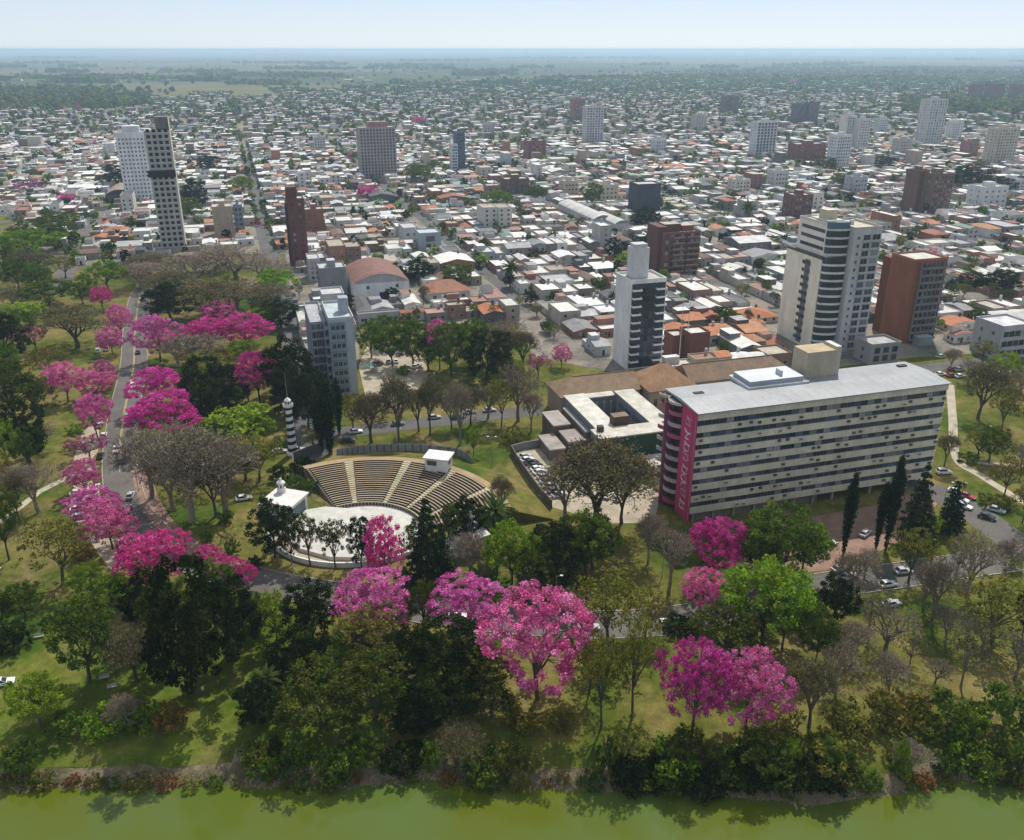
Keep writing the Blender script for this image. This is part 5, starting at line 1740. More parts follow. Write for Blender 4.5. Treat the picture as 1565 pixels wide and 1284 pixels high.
for (look, rel, n), qs in named.items():
    qs.sort(key=lambda a: a[0])
    for i, (_, (x, y, p)) in enumerate(qs):
        lab = '%s house %s %s' % (look, rel, n) + (', %s from it' % ordinal(i) if len(qs) > 1 else '')
        r = thing('house', lab, 'house', (x, y, 0), TH, 'houses of the town blocks')
        parts, wins = house_parts(p)
        for pn, b, mt in parts:
            b.obj(pn, mt, r)
        for j, (wx, wy, wz, rz, ww, wh) in enumerate(wins):
            if j == 0 and not p['two']:
                put('door', window_mesh(1.0, 2.1, 'glass', (0.25, 0.2, 0.16), False), r, (wx + 1.4 if p['w'] > 9 else wx, wy, 0.1), rz)
                if p['w'] <= 9:
                    continue
            put('window', window_mesh(ww, wh, 'glass' if rh.random() < .7 else 'curtain', (0.45, 0.44, 0.42), False), r, (wx, wy, wz), rz)

# the remaining houses, too many to build one by one: one mass
V, Fc, C, Mi = [], [], [], []
ct, sn = UX, UY
for q in houses:
    if id(q) in near:
        continue
    x, y, p = q
    parts, wins = house_parts(p, y < 750)
    for pn, b, mt in parts:
        n0 = len(V)
        V.extend((x + a * ct - c * sn, y + a * sn + c * ct, z) for a, c, z in b.v)
        Fc.extend(tuple(n0 + i for i in f) for f in b.f)
        C.extend(b.c)
        Mi.extend([1 if mt == 'roofing' else 0] * len(b.f))
    for (wx, wy, wz, rz, ww, wh) in wins[:14] if y < 900 else ():
        if rz:
            continue
        n0 = len(V)
        pts = [(wx - ww / 2, wy - .03, wz), (wx + ww / 2, wy - .03, wz), (wx + ww / 2, wy - .03, wz + wh), (wx - ww / 2, wy - .03, wz + wh)]
        V.extend((x + a * ct - c * sn, y + a * sn + c * ct, z) for a, c, z in pts)
        Fc.append((n0, n0 + 1, n0 + 2, n0 + 3))
        C.append((0.03, 0.035, 0.05))
        Mi.append(0)
b = MB()
b.v, b.f, b.c, b.m = V, Fc, C, Mi
tag(b.obj('town_houses', ('paint', 'roofing')), 'mass of low white, grey and orange roofed houses filling the middle town', 'houses', None, 'stuff')

rb = np.random.default_rng(4)
A = np.array(far_boxes)
n = len(A)
rpal = np.array(WHITE_R * 3 + GREY_R * 2 + BUFF_R + CLAY_R + COOL_R[1:2])
wpal = np.array(WALLS)
loc = np.array([[-.5, -.5], [.5, -.5], [.5, .5], [-.5, .5]])
xy = loc[None] * A[:, None, 2:4]
wx = A[:, None, 0] + xy[..., 0] * ct - xy[..., 1] * sn
wy = A[:, None, 1] + xy[..., 0] * sn + xy[..., 1] * ct
lo = np.stack([wx, wy, np.zeros_like(wx)], -1)
hi = np.stack([wx, wy, np.repeat(A[:, 4:5], 4, 1)], -1)
qs = [hi]
cs = [rpal[rb.integers(len(rpal), size=n)]]
for i, j in ((0, 1), (1, 2), (3, 0)):
    qs.append(np.stack([lo[:, i], lo[:, j], hi[:, j], hi[:, i]], 1))
    cs.append(wpal[rb.integers(len(wpal), size=n)])
tag(put('far_houses', quads_mesh('far_houses', np.concatenate(qs), np.concatenate(cs), ('paint',))), 'far carpet of tiny pale roofs thinning out towards the horizon', 'houses', None, 'stuff')

# town trees: the closest ones one by one, the others as one mass
town_trees.sort(key=lambda q: q[1])
MIX = ['evergreen', 'leafy', 'leafy', 'sparse', 'fresh', 'evergreen', 'budding', 'leafy', 'palm', 'sparse']
cnt = 0
for q in town_trees:
    s = proj(q[0], q[1])
    if cnt < 100 and -10 < s[0] < 1575:
        n, lx, ly = min(LANDXY, key=lambda l: math.hypot(l[1] - q[0], l[2] - q[1]))
        kind = rh.choice(MIX)
        TREES.append((kind, q[0], q[1], q[2] * (1.1 if kind != 'palm' else 1.2), q[3] * (1.0 if kind != 'palm' else 0.6), 'near ' + n, 'it', (lx, ly), 0.0))
        cnt += 1
    else:
        far_trees.append(q)
A = np.array(far_trees)
n = len(A)
NQ = np.where(A[:, 1] < 1500, 34, np.where(A[:, 1] < 2600, 14, 9))
idx = np.repeat(np.arange(n), NQ)
k = len(idx)
rn = np.random.default_rng(9)
d = unit(k)
rad = rn.random(k) ** 0.4
hgt_, wid = A[idx, 2], A[idx, 3]
ctr = np.stack([A[idx, 0], A[idx, 1], hgt_ * 0.58], 1) + d * rad[:, None] * np.stack([wid * 0.5, wid * 0.5, hgt_ * 0.42], 1)
nrm = unit(k) + d * 0.8 + np.array([0, 0, 0.5])
nrm /= np.linalg.norm(nrm, axis=1)[:, None]
a = np.cross(nrm, unit(k))
a /= np.linalg.norm(a, axis=1)[:, None] + 1e-9
b2 = np.cross(nrm, a)
s = (wid * np.where(NQ[idx] > 20, 0.13, np.where(NQ[idx] > 10, 0.21, 0.30)) * (0.6 + 0.8 * rn.random(k)))[:, None]
a, b2 = a * s, b2 * s
vq = np.stack([ctr - a - b2, ctr + a - b2 * .7, ctr + a * .8 + b2, ctr - a * .7 + b2 * .9], 1)
tp = np.array(DARK + MID + MID + OLIVE + BRIGHT[:1] + GREYLEAF[:2])
tc = tp[rn.integers(len(tp), size=n)][idx] * (0.7 + 0.6 * rn.random((k, 1)))
pk = rn.random(n) < 0.006
tc[pk[idx]] = np.array([0.40, 0.06, 0.22])
tag(put('far_woods', quads_mesh('far_woods', vq, tc, ('far_leaf',))), 'scattered far trees, woods and shelter belts between and beyond the houses', 'trees', None, 'stuff')
# ------------------------------------------------------------------ park trees, read off the photograph
D_, E_, L_, N_, B_, O_, G_, K_, X_ = 'dusky', 'evergreen', 'leafy', 'fresh', 'bare', 'sparse', 'greyleaf', 'blossom', 'budding'
T('on the avenue outer edge', 'the bend', (172, 838), [
    (K_, 158, 474, 437, 34), (K_, 186, 517, 464, 40), (K_, 172, 542, 499, 42), (K_, 104, 614, 552, 58), (K_, 150, 611, 567, 56), (K_, 162, 592, 549, 36), (K_, 150, 670, 600, 52),
    ('dull_blossom', 138, 703, 667, 60), (K_, 132, 755, 702, 56), (K_, 148, 800, 747, 76), (K_, 172, 840, 764, 76), ('dull_blossom', 55, 540, 498, 48), (B_, 60, 784, 703, 84), ('fresh_shrub', 118, 662, 648, 26), ('rust_shrub', 128, 852, 833, 34)])
T('inside the avenue bend', 'the bend', (172, 838), [
    (K_, 245, 553, 481, 70), (K_, 335, 502, 459, 58), (K_, 322, 533, 486, 70), (K_, 378, 533, 480, 82), (K_, 247, 626, 561, 86), (K_, 257, 678, 599, 112), (K_, 398, 616, 535, 64), ('dull_blossom', 382, 625, 560, 60),
    (K_, 237, 897, 816, 104), (K_, 325, 892, 834, 52), (K_, 365, 913, 853, 54), (E_, 318, 628, 545, 80), (E_, 350, 622, 556, 74), (E_, 338, 648, 580, 74), ('lime', 368, 692, 619, 108), (N_, 388, 690, 630, 60),
    (B_, 300, 560, 512, 86), (O_, 328, 590, 535, 70), (B_, 270, 560, 520, 66), (B_, 292, 798, 648, 134), (B_, 345, 792, 652, 118), (B_, 232, 762, 655, 92), (X_, 330, 790, 690, 80), (B_, 265, 780, 680, 90), (O_, 396, 737, 664, 76),
    (X_, 375, 735, 680, 60), (G_, 300, 742, 668, 90), ('shrub', 316, 828, 813, 22), ('shrub', 356, 845, 824, 26), ('dark_shrub', 390, 868, 850, 24), (N_, 372, 560, 520, 50), ('shrub', 345, 800, 780, 26)])
T('around the striped column', 'the striped column', (448, 694), [
    (E_, 446, 625, 508, 74), (E_, 472, 655, 556, 66), (E_, 430, 600, 530, 52), ('cypress', 505, 695, 580, 26), ('cypress', 519, 664, 576, 15), ('cypress', 492, 690, 600, 22), (O_, 480, 690, 655, 34), (E_, 436, 640, 560, 40),
    ('dark_shrub', 468, 722, 700, 46), ('shrub', 450, 748, 728, 34), ('shrub', 480, 750, 732, 30), ('dark_shrub', 430, 735, 712, 32), (E_, 480, 620, 570, 44)])
T('in the park corner', 'the unfinished tower', (268, 388), [
    (N_, 167, 446, 399, 62), (L_, 128, 466, 423, 44), (L_, 75, 468, 428, 76), ('lime', 45, 500, 463, 54), (X_, 118, 532, 468, 112), (N_, 424, 456, 411, 68), (B_, 300, 442, 388, 118), (B_, 362, 432, 373, 110), (B_, 408, 442, 386, 84),
    (X_, 258, 462, 408, 92), (E_, 262, 490, 432, 72), (X_, 316, 486, 428, 118), (B_, 366, 474, 428, 92), ('lime', 330, 466, 430, 60), (X_, 404, 474, 436, 76), (B_, 215, 440, 398, 70), (D_, 352, 470, 420, 60), (X_, 230, 420, 388, 80), (B_, 330, 412, 374, 80),
    (L_, 30, 445, 392, 50), (L_, 62, 450, 400, 44), (N_, 48, 402, 352, 92), (L_, 84, 382, 330, 70), (X_, 60, 420, 380, 70), (L_, 92, 352, 322, 60), (D_, 30, 380, 345, 50), (O_, 100, 425, 390, 40), (N_, 400, 500, 470, 50), (E_, 430, 500, 456, 56), (L_, 8, 420, 360, 44)])
T('on the lawn outside the avenue', 'the parking bay', (140, 790), [
    (E_, 14, 560, 478, 66), (L_, 30, 530, 470, 60), (D_, 24, 645, 545, 84), (D_, 60, 650, 572, 60), (E_, 46, 706, 606, 66), (N_, 16, 722, 640, 62), (L_, 44, 718, 648, 50), (O_, 78, 580, 530, 70), (L_, 10, 600, 520, 60), (L_, 14, 856, 735, 58), (O_, 4, 770, 690, 50), (X_, 30, 800, 720, 40),
    (O_, 96, 893, 797, 94), (L_, 40, 950, 892, 62), (D_, 6, 962, 905, 50), (N_, 140, 918, 862, 52), (N_, 178, 930, 880, 48), (L_, 165, 925, 885, 60), (L_, 136, 1044, 915, 104), (X_, 180, 1020, 950, 66), ('dark_shrub', 20, 990, 965, 60), (B_, 62, 690, 650, 50), (G_, 20, 480, 432, 60)])
T('in the dark grove before the stage', 'the stage', (540, 862), [
    (E_, 228, 972, 864, 74), (E_, 306, 1062, 852, 128), (E_, 362, 1005, 880, 84), (D_, 262, 1010, 890, 80), (L_, 330, 960, 858, 84), (X_, 210, 1040, 960, 92), (N_, 200, 935, 888, 44), ('lime', 424, 985, 906, 54), (E_, 478, 990, 888, 78), (E_, 456, 1040, 955, 96), (D_, 492, 1112, 1028, 132), (E_, 396, 1112, 1042, 66), ('palm', 412, 1080, 1020, 44),
    (O_, 566, 1015, 930, 92), (X_, 540, 1005, 945, 60), (D_, 648, 962, 886, 56), (E_, 682, 1050, 945, 118), (D_, 574, 1098, 1005, 124), (E_, 675, 1100, 1022, 112), (D_, 738, 1062, 985, 84), (E_, 622, 1040, 960, 70), (D_, 752, 1098, 1030, 70), (O_, 600, 970, 915, 70), ('rust_shrub', 606, 1028, 1002, 40),
    (K_, 572, 962, 874, 118), (K_, 716, 968, 882, 108), (K_, 822, 1068, 903, 164), (L_, 520, 1030, 975, 60), (N_, 400, 960, 910, 40), (D_, 545, 1060, 1000, 70), (E_, 640, 1110, 1060, 80), (D_, 392, 965, 905, 46)])
T('around the stage and seating', 'the control booth', (671, 716), [
    (K_, 590, 906, 786, 58), (E_, 420, 852, 762, 66), (D_, 474, 864, 782, 40), (D_, 513, 870, 790, 42), (E_, 552, 866, 786, 38), (D_, 446, 862, 790, 36), ('conifer', 655, 892, 762, 64), (D_, 640, 880, 790, 44), (E_, 714, 830, 758, 66), (D_, 690, 842, 770, 40), ('palm', 758, 848, 756, 46), (D_, 772, 830, 775, 36), (B_, 718, 888, 815, 62), ('conifer', 676, 880, 800, 40),
    (X_, 765, 790, 728, 40), ('shrub', 616, 895, 868, 30), ('dark_shrub', 745, 830, 808, 40), ('brown_shrub', 735, 745, 730, 30), ('shrub', 690, 905, 885, 36)])
T('beside the back street', 'the control booth', (671, 716), [
    (X_, 568, 677, 598, 70), (X_, 609, 682, 572, 58), (X_, 657, 665, 572, 46), (X_, 690, 657, 596, 46), (O_, 766, 653, 574, 46), (B_, 792, 644, 553, 64), (B_, 704, 680, 578, 50), ('lime', 724, 697, 654, 26), (B_, 745, 640, 588, 44), (X_, 640, 660, 590, 44), (O_, 540, 660, 600, 48), (B_, 812, 660, 590, 40), (O_, 585, 640, 598, 40), ('brown_shrub', 780, 680, 660, 34), (X_, 720, 650, 590, 44)])
T('in the walled garden', 'the sports hall', (580, 455), [
    (L_, 568, 548, 492, 44), (L_, 600, 560, 498, 58), (L_, 632, 562, 488, 62), (L_, 690, 576, 490, 84), (E_, 744, 580, 500, 76), (L_, 718, 556, 486, 64), (D_, 655, 568, 515, 52), (B_, 776, 560, 488, 66), (X_, 800, 565, 505, 50), (K_, 672, 566, 486, 48), (L_, 590, 530, 480, 44), (N_, 780, 585, 548, 40), ('dull_blossom', 822, 580, 540, 44), (K_, 858, 562, 524, 30), ('fresh_shrub', 617, 572, 558, 24), (D_, 625, 530, 478, 40), (L_, 775, 590, 560, 50)])
T('below the car park', 'the green wall', (990, 716), [
    (X_, 912, 812, 670, 160), (B_, 862, 800, 690, 90), (X_, 950, 800, 700, 80), (E_, 850, 890, 800, 84), (L_, 896, 876, 778, 90), (D_, 905, 870, 790, 66), (N_, 782, 898, 800, 76), (D_, 812, 905, 826, 70), (L_, 760, 880, 815, 50), (B_, 1022, 902, 806, 64), (B_, 990, 860, 780, 50), (O_, 930, 992, 880, 116), (O_, 985, 975, 905, 70), (E_, 870, 930, 880, 60), (B_, 880, 960, 900, 50), ('shrub', 880, 905, 880, 40), ('brown_shrub', 950, 900, 880, 40), (L_, 820, 870, 815, 50)])
T('before the long block', 'the mural', (1060, 800), [
    (K_, 1091, 888, 791, 90), (K_, 1070, 938, 866, 62), (L_, 1192, 892, 772, 124), (N_, 1225, 885, 800, 70), (L_, 1160, 880, 800, 60), ('cypress', 1288, 850, 720, 17), ('cypress', 1353, 842, 694, 19), ('cypress', 1338, 840, 735, 14), ('conifer', 1395, 832, 710, 52), ('conifer', 1449, 814, 735, 40), ('lime', 1418, 820, 786, 38),
    (N_, 1165, 985, 862, 130), (N_, 1195, 992, 900, 60), (D_, 1105, 1012, 922, 112), (D_, 1140, 1000, 945, 70), (E_, 1272, 958, 880, 62), (L_, 1246, 1016, 928, 58), ('dark_shrub', 1040, 965, 945, 60), ('dark_shrub', 1150, 850, 825, 60), (B_, 1300, 905, 845, 60), (L_, 1230, 960, 905, 50), ('shrub', 1080, 870, 850, 36)])
T('on the slope above the lake', 'the water', (1100, 1180), [
    (K_, 1058, 1120, 984, 108), (K_, 1114, 1122, 998, 0), (K_, 1140, 1120, 998, 112), (O_, 919, 1113, 972, 68), (O_, 966, 1098, 926, 76), (O_, 900, 1060, 960, 60), (X_, 1236, 1112, 1005, 84), ('brown_shrub', 1370, 1112, 1066, 80), ('brown_shrub', 1300, 1118, 1075, 70), (B_, 1278, 1055, 984, 64), (B_, 1358, 1060, 1002, 64), (B_, 1428, 1048, 1010, 44),
    ('brown_shrub', 850, 1110, 1092, 44), ('shrub', 1445, 1118, 1060, 88), ('shrub', 1530, 1122, 1052, 90), ('fresh_shrub', 1478, 1120, 1078, 60), ('rust_shrub', 1400, 1090, 1070, 50), (N_, 62, 1112, 1035, 84), ('fresh_shrub', 170, 1118, 1085, 70), ('fresh_shrub', 220, 1110, 1080, 60), ('rust_shrub', 262, 1112, 1080, 50), ('shrub', 110, 1120, 1090, 60), (B_, 195, 1110, 1068, 60), ('brown_shrub', 1190, 1118, 1085, 60), ('brown_shrub', 800, 1115, 1090, 50)])
T('below the driveway', 'the dark cars', (1515, 788), [
    (B_, 1424, 956, 848, 64), (B_, 1478, 908, 816, 84), (B_, 1534, 892, 822, 48), (O_, 1388, 890, 812, 70), (O_, 1460, 880, 818, 40), (G_, 1327, 972, 892, 54), (B_, 1353, 1000, 928, 82), (G_, 1468, 1052, 956, 74), (O_, 1516, 984, 886, 118), (E_, 1562, 972, 888, 36), (B_, 1410, 930, 870, 50), (B_, 1300, 1010, 950, 60), (B_, 1445, 985, 925, 60), (B_, 1500, 1000, 940, 60), (B_, 1550, 1040, 970, 60), (G_, 1390, 1020, 965, 50), (B_, 1320, 880, 838, 44), (N_, 1545, 870, 850, 30)])
T('past the long block', 'the dark cars', (1515, 788), [
    (X_, 1494, 640, 554, 72), (O_, 1530, 665, 590, 48), (X_, 1443, 715, 655, 40), (N_, 1530, 590, 538, 46), (O_, 1502, 556, 520, 40), (L_, 1512, 708, 650, 52), (O_, 1495, 700, 655, 50), (O_, 1535, 760, 695, 48), (B_, 1560, 715, 680, 36), (B_, 1550, 620, 560, 44), (B_, 1452, 565, 530, 30), ('brown_shrub', 1520, 775, 758, 44), ('shrub', 1478, 705, 692, 34), (B_, 1480, 588, 548, 36), (O_, 1560, 600, 560, 40), (O_, 1562, 800, 740, 40)])
T('at the waterline', 'the blossom pair', (1100, 1120), [
    (('fresh_shrub', 'shrub', 'brown_shrub', 'dark_shrub', 'fresh_shrub', 'shrub')[i % 6], rs.uniform(10, 1560), rs.uniform(1158, 1196), 1152 - rs.uniform(0, 26) , rs.uniform(26, 84)) for i in range(36)] + [(('brown_shrub', 'shrub', 'brown_shrub', 'rust_shrub')[i % 4], 8 + i * 36 + rs.uniform(-12, 12), rs.uniform(1196, 1208), rs.uniform(1180, 1190), rs.uniform(22, 46)) for i in range(44)] + [(('dark_shrub', 'dark_shrub', 'shrub')[i % 3], 960 + i * 30, 1204 - (i * 7) % 9, 1160 + (i * 13) % 14, 60 + (i * 11) % 24) for i in range(12)])
T('leaning over the lake', 'the blossom pair', (1100, 1120), [(X_, 700, 1165, 1105, 80), (D_, 1050, 1170, 1118, 70), (O_, 960, 1165, 1105, 70), (L_, 560, 1165, 1115, 70), (D_, 1165, 1178, 1124, 84), (L_, 1260, 1180, 1130, 60), (B_, 1390, 1180, 1135, 60)])
T('in mid-town', 'the long block', (1060, 800), [(L_, 645, 285, 250, 40), (L_, 632, 274, 250, 26), (N_, 760, 320, 290, 44), (L_, 822, 310, 282, 30), (L_, 905, 320, 278, 34), (E_, 985, 345, 315, 44), (E_, 1350, 262, 238, 30), (E_, 300, 320, 270, 40), (L_, 290, 340, 300, 50), (E_, 180, 285, 250, 40),
    (N_, 372, 300, 268, 34), (E_, 318, 262, 236, 34), (K_, 562, 305, 282, 34), (K_, 640, 192, 178, 22), (K_, 104, 312, 296, 26), ('dull_blossom', 45, 300, 275, 46), (E_, 1530, 450, 412, 50), (E_, 1490, 440, 415, 50), (L_, 1110, 500, 470, 34), (E_, 1040, 400, 370, 26), (E_, 640, 430, 392, 44), (L_, 700, 445, 402, 50), (E_, 605, 432, 400, 36), ('palm', 780, 440, 395, 30), ('palm', 1140, 340, 305, 26),
    (E_, 1320, 380, 352, 36), (N_, 955, 415, 385, 26), (E_, 940, 400, 362, 30), (L_, 1290, 290, 262, 40), (E_, 1480, 290, 250, 60), (E_, 1520, 300, 268, 50), (L_, 1260, 262, 240, 40)])
TREES[:] = [t for t in TREES if t[4] > 0]
plant_all()

# ------------------------------------------------------------------ rocks along the waterline: too many to count
vs, cs = [], []
rk = random.Random(8)
b = MB()
for i in range(2600):
    x = rk.uniform(-100, 110)
    y = shore(x) + rk.gauss(0.3, 0.8)
    z = ground_z(x, y)
    r = rk.uniform(0.12, 0.42)
    n0 = len(b.v)
    dirs = [(1, 0, 0), (0, 1, 0), (-1, 0, 0), (0, -1, 0), (0, 0, 1)]
    a = rk.uniform(0, 6.28)
    for (dx, dy, dz) in dirs:
        k = r * rk.uniform(0.6, 1.2)
        b.v.append((x + (dx * math.cos(a) - dy * math.sin(a)) * k, y + (dx * math.sin(a) + dy * math.cos(a)) * k, z + dz * k * 0.8 + (0.0 if dz else -0.03)))
    for q in ((0, 1, 4), (1, 2, 4), (2, 3, 4), (3, 0, 4)):
        b.f.append(tuple(n0 + j for j in q))
        b.c.append((1, 1, 1))
        b.m.append(0)
tag(b.obj('shore_rubble', 'rock'), 'pale broken stones lining the waterline of the lake', 'rocks', None, 'stuff')
# ------------------------------------------------------------------ vehicles
CARCACHE = {}

def car_meshes(colour, suv):
    key = (colour, suv)
    if key in CARCACHE:
        return CARCACHE[key]
    hb, hr = (0.95, 1.62) if suv else (0.86, 1.42)
    def loft(b, rings, m=0):
        n = len(rings[0])
        for ra, rb_ in zip(rings, rings[1:]):
            for i in range(n - 1):
                b.face([ra[i], ra[i + 1], rb_[i + 1], rb_[i]], m=m)
        b.face(rings[0][::-1], m=m)
        b.face(rings[-1], m=m)
    prof = [(-2.12, 0.32), (-2.18, 0.62), (-2.08, hb), (-1.55, hb + 0.03), (0.75, hb + 0.02), (1.75, hb - 0.12), (2.10, hb - 0.25), (2.16, 0.55), (2.08, 0.30)]
    b = MB()
    loft(b, [[(x * s, y, z if z < 0.6 else z - dz) for x, z in prof] for y, s, dz in ((-0.87, 0.985, 0.04), (-0.80, 1.0, 0.0), (0.80, 1.0, 0.0), (0.87, 0.985, 0.04))])
    # roof panel and pillars
    rx0, rx1 = (-1.75, 0.15) if suv else (-1.2, 0.1)
    b.box(rx0, rx1, -0.62, 0.62, hr - 0.05, hr)
    for sx0, sx1 in ((rx0 - (0.2 if suv else 0.62), rx0), (rx1 + 0.72, rx1)):
        for sy in (-1, 1):
            b.tube((sx0, sy * 0.76, hb), (sx1, sy * 0.61, hr - 0.03), 0.05, 0.05, 4)
    body = b.mesh('body', (colour,))
    g = MB()
    bx0, bx1 = rx0 - (0.2 if suv else 0.62), rx1 + 0.72
    lo = [(bx0, -.76, hb), (bx1, -.76, hb), (bx1, .76, hb), (bx0, .76, hb)]
    hi = [(rx0, -.61, hr - .05), (rx1, -.61, hr - .05), (rx1, .61, hr - .05), (rx0, .61, hr - .05)]
    for i in range(4):
        j = (i + 1) % 4
        g.face([lo[i], lo[j], hi[j], hi[i]])
    glass = g.mesh('glazing', ('car_glass',))
    CARCACHE[key] = (body, glass)
    return CARCACHE[key]

w_ = MB()
for s in (-1, 1):
    w_.tube((0, 0, 0), (0, s * 0.11, 0), 0.32, 0.32, 12, cap=True)
w_.tube((0, 0.11, 0), (0, 0.125, 0), 0.2, 0.19, 8, m=1, cap=True)
w_.tube((0, -0.11, 0), (0, -0.125, 0), 0.2, 0.19, 8, m=1, cap=True)
WHEEL = w_.mesh('wheel', ('rubber', 'car_silver'))
HEADL = MB().box(-0.05, 0.05, -0.2, 0.2, -0.07, 0.07).mesh('headlight', ('lamp_glass',))
TAILL = MB().box(-0.05, 0.05, -0.16, 0.16, -0.08, 0.08).mesh('tail_light', ('car_red',))
CN = {'w': ('white', 'car_white'), 's': ('silver', 'car_silver'), 'k': ('black', 'car_black'), 'g': ('dark grey', 'car_grey'), 'r': ('dark red', 'car_red'), 'b': ('dark blue', 'car_blue')}
CARS = []

def cars(where, anchor, at, rows, base=None):
    ax, ay = P(*at)
    by = {}
    for q in rows:
        by.setdefault((q[3], len(q) > 4), []).append(q)
    for (c, suv), qs in by.items():
        qs.sort(key=lambda q: math.hypot(P(q[0], q[1])[0] - ax, P(q[0], q[1])[1] - ay))
        for i, q in enumerate(qs):
            lab = '%s %s %s' % (CN[c][0], 'tall estate car' if suv else 'car', where) + (', %s from %s' % (ordinal(i), anchor) if len(qs) > 1 else '')
            x, y = P(q[0], q[1])
            r = thing('parked_car', lab, 'car', (x, y, 0.075), math.radians(q[2]), 'cars in the park and streets')
            bd, gl = car_meshes(CN[c][1], suv)
            put('body', bd, r)
            put('glazing', gl, r)
            for wx in (-1.32, 1.32):
                for wy in (-0.78, 0.78):
                    put('wheel', WHEEL, r, (wx, wy, 0.32))
            for s in (-1, 1):
                put('headlight', HEADL, r, (2.12, s * 0.58, 0.62))
                put('tail_light', TAILL, r, (-2.15, s * 0.6, 0.72))

cars('driving on the avenue', 'the bend', (172, 838), [(208, 498, 118, 'w', 1), (203, 592, -66, 'w'), (199, 663, 108, 'k', 1), (186, 706, 105, 'g', 1), (195, 781, 98, 'k'), (222, 470, 115, 'g'), (196, 640, -68, 's'), (211, 540, 114, 'b'), (178, 690, -72, 'w'), (200, 760, 100, 's')])
cars('parked along the avenue', 'the bend', (172, 838), [(159, 668, 105, 'w'), (154, 699, 105, 'k'), (146, 748, 100, 'w'), (187, 836, -60, 'w', 1), (120, 756, 20, 'w'), (122, 768, 20, 's'), (121, 780, 20, 'w'), (124, 792, 20, 's'), (150, 538, 110, 'w', 1), (163, 535, 110, 'w', 1), (152, 652, 105, 's')])
cars('parked on the grass beside the stage pavilion', 'it', (400, 770), [(373, 764, 22, 'w')])
cars('on the street behind the amphitheatre', 'the control booth', (671, 716), [(455, 690, 17, 's'), (428, 692, 17, 's'), (532, 676, 17, 'k'), (544, 662, 17, 'w'), (664, 640, 17, 's'), (718, 632, 17, 'w'), (748, 629, 17, 's'), (484, 646, 107, 'w'), (608, 650, 17, 'g'), (700, 640, 17, 'b')])
cars('in the dry yard', 'the narrow grey tower', (530, 600), [(594, 554, 100, 'w'), (605, 554, 100, 'w'), (637, 562, 60, 'w', 1), (625, 594, 100, 'w'), (578, 558, 30, 'g', 1), (627, 604, 100, 's')])
cars('in the pale car park', 'the boundary wall corner', (783, 692), [(803, 700, 30, 's'), (806, 705, 30, 'w'), (812, 709, 30, 'k'), (818, 714, 30, 'k'), (821, 719, 30, 'w'), (825, 724, 30, 'w'), (831, 731, 30, 's'), (836, 738, 30, 's'), (841, 745, 30, 'w'), (847, 752, 30, 'g'), (854, 759, 30, 's'), (930, 760, 60, 'w'), (945, 764, 60, 's')])
cars('on the driveway', 'the end of the long block', (1425, 715), [(1442, 724, 5, 'w', 1), (1477, 761, -42, 'r'), (1461, 754, -42, 'w'), (1467, 766, -42, 'w'), (1472, 776, -42, 'w'), (1508, 793, -38, 'k'), (1522, 782, -38, 's')])
cars('before the long block', 'the mural end', (1060, 800), [(1266, 834, 20, 'w'), (1322, 818, 45, 's'), (1283, 872, 25, 's'), (1356, 896, 15, 'w'), (1298, 884, 20, 'w'), (1362, 926, 20, 's')])
cars('on the avenue below the long block', 'the mural end', (1060, 800), [(1036, 952, 12, 'k'), (1018, 956, 12, 'w'), (560, 930, -8, 's'), (700, 944, -6, 'w'), (1380, 876, 10, 's'), (900, 962, 4, 's'), (1440, 872, 8, 'g')])
cars('on the cross street past the lawn', 'the shop building', (1350, 556), [(1438, 547, 17, 's'), (1454, 545, 17, 'k'), (1456, 566, 17, 'r'), (1466, 567, 17, 's'), (1454, 576, 17, 'r'), (1437, 574, 17, 'w'), (1467, 577, 17, 'w'), (1530, 574, 17, 'w'), (1545, 574, 17, 'w'), (1558, 572, 17, 'w')])
cars('parked on the side street', 'the narrow grey tower', (530, 600), [(446, 441, 107, 'k'), (449, 452, 107, 'g'), (452, 463, 107, 'b'), (455, 476, 107, 'k'), (458, 488, 107, 'g'), (461, 500, 107, 'b'), (436, 425, 107, 'w'), (432, 415, 107, 's'), (464, 514, 107, 'r'), (440, 452, 107, 's')])
cars('parked at the far end of the lawn by the lake', 'it', (0, 1046), [(4, 1047, 20, 'w')])

def motorbike(label, px, py, rz):
    r = thing('motorbike', label, 'motorbike', (*P(px, py), 0.07), math.radians(rz), 'motorbikes by the driveway')
    for x in (-0.68, 0.68):
        MB().tube((x, -0.06, 0.31), (x, 0.06, 0.31), 0.31, 0.31, 12, cap=True).obj('wheel', 'rubber', r)
    MB().tube((-0.6, 0, 0.4), (0.3, 0, 0.75), 0.14, 0.18, 6).tube((0.3, 0, 0.8), (0.68, 0, 0.32), 0.05, 0.05, 5).obj('frame', 'car_black', r)
    MB().box(-0.75, 0.1, -0.14, 0.14, 0.76, 0.88).obj('seat', 'rubber', r)
    MB().tube((0.28, -0.36, 1.02), (0.28, 0.36, 1.02), 0.03, 0.03, 5).tube((0.28, 0, 0.75), (0.28, 0, 1.02), 0.04, 0.04, 5).obj('handlebar', 'car_black', r)
for i, (px, py) in enumerate(((1470, 742), (1475, 744), (1496, 757), (1502, 759))):
    motorbike('black motorbike standing by the driveway, %s from the end of the long block' % ordinal(i), px, py, 20 + 25 * i)

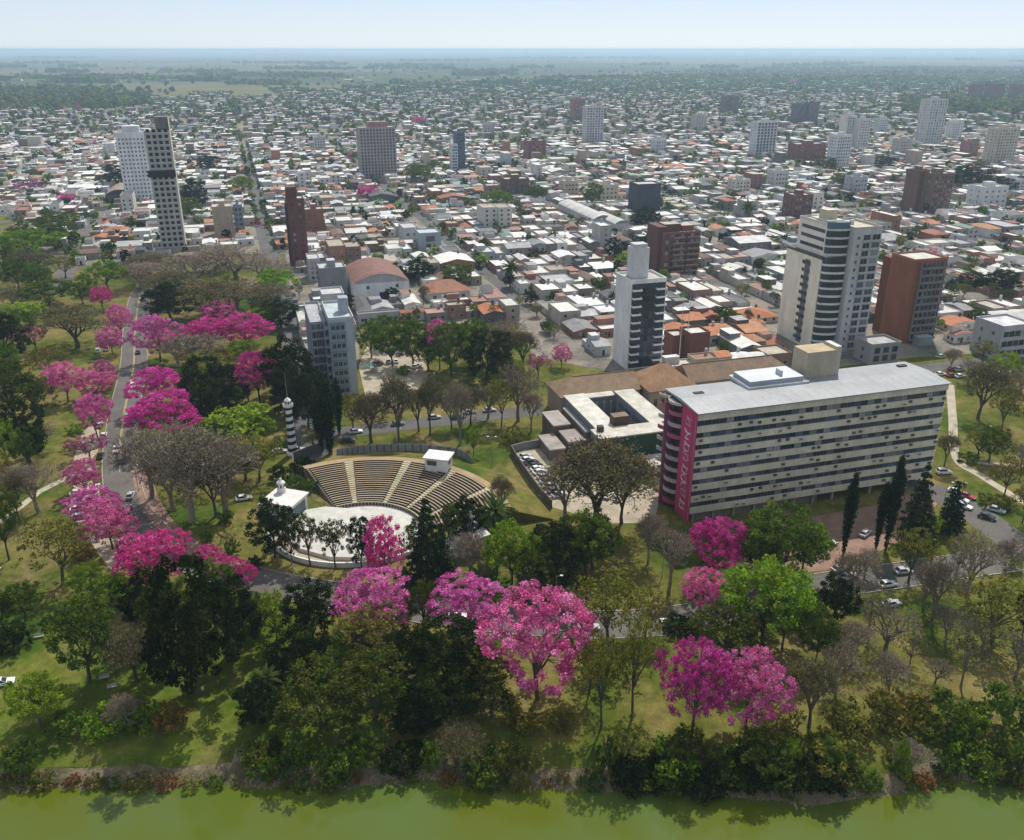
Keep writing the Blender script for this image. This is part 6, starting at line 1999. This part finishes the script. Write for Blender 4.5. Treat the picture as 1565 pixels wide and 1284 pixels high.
# ------------------------------------------------------------------ lamp posts and small park things
def lamp(label, px, py, hgt, two=False):
    r = thing('lamp_post', label, 'lamp post', (*P(px, py), 0), rs.uniform(-0.3, 0.3), 'park lamp posts')
    MB().tube((0, 0, 0), (0, 0, hgt), 0.10, 0.06, 6, (0.32, 0.32, 0.31)).obj('pole', 'paint', r)
    for s in ((-1, 1) if two else (1,)):
        a = MB().tube((0, 0, hgt - 0.2), (s * 1.1, 0, hgt + 0.15), 0.05, 0.04, 5, (0.35, 0.35, 0.34)).obj('arm', 'paint', r)
        MB().box(s * 1.1 - 0.3, s * 1.1 + 0.3, -0.16, 0.16, hgt + 0.08, hgt + 0.24).obj('lamp_head', 'lamp_glass', a)
for lab, q in (('double-armed lamp post on the lawn behind the seating', (752, 712, 9, True)), ('lamp post between the large blossom tree and the green trees', (849, 935, 9)), ('lamp post at the lawn edge outside the avenue', (8, 930, 10)), ('lamp post among bare trees near the mural end', (1012, 880, 9)),
               ('lamp post at the brick pavement of the bend', (212, 752, 8)), ('lamp post on the shaded slope below the stage wall', (450, 896, 8)), ('lamp post at the driveway corner', (1440, 780, 8)), ('lamp post on the lawn next to the long footpath', (1500, 690, 8)), ('lamp post where the avenue meets the driveway', (1560, 870, 8)),
               ('lamp post beside the panel fence', (608, 688, 7)), ('lamp post on the avenue near the white stop line', (228, 575, 8)), ('lamp post at the garden corner', (660, 600, 7))):
    lamp(lab, *q)
for lab, q in (('thin white mast rising before the blind brick house', (1037, 560, 26)), ('thin pale mast behind the blind brick house', (1048, 548, 24))):
    r = thing('antenna_mast', lab, 'mast', (*P(q[0], q[1]), 0))
    MB().tube((0, 0, 0), (0, 0, q[2]), 0.22, 0.10, 6, (0.6, 0.6, 0.58)).obj('pole', 'paint', r)
    MB().tube((0, 0, q[2]), (0, 0, q[2] + 3), 0.05, 0.02, 4, (0.5, 0.5, 0.5)).obj('antenna', 'paint', r)
# bench-like things on the lawn
for i, (px, py) in enumerate(((160, 1038), (172, 1052), (60, 975), (30, 978))):
    r = thing('park_bench', 'pale park bench on the lawn by the lake, %s from the dark grove' % ordinal(i), 'bench', (*P(px, py), 0.03), math.radians(20), 'park benches')
    MB().box(-0.9, 0.9, -0.25, 0.25, 0.40, 0.47, (0.5, 0.47, 0.42)).obj('seat', 'paint', r)
    for s in (-0.7, 0.7):
        MB().box(s - 0.06, s + 0.06, -0.2, 0.2, 0, 0.40, (0.4, 0.38, 0.35)).obj('leg', 'paint', r)
    MB().box(-0.9, 0.9, 0.22, 0.27, 0.5, 0.9, (0.5, 0.47, 0.42)).obj('backrest', 'paint', r)
# the green and white canopy in the yard
r = thing('canopy_tent', 'small round green and white canopy in the dry yard', 'tent', (*P(567, 568), 0))
for i in range(8):
    a0, a1 = i * math.pi / 4, (i + 1) * math.pi / 4
    c = (0.05, 0.20, 0.13) if i % 3 else (0.6, 0.62, 0.6)
    MB().face([(2.4 * math.cos(a0), 2.4 * math.sin(a0), 2.2), (2.4 * math.cos(a1), 2.4 * math.sin(a1), 2.2), (0, 0, 3.4)], c).obj('canopy_panel', 'paint', r)
for i in range(4):
    a = i * math.pi / 2
    MB().tube((2.2 * math.cos(a), 2.2 * math.sin(a), 0), (2.2 * math.cos(a), 2.2 * math.sin(a), 2.25), 0.05, 0.05, 5, (0.5, 0.5, 0.5)).obj('post', 'paint', r)
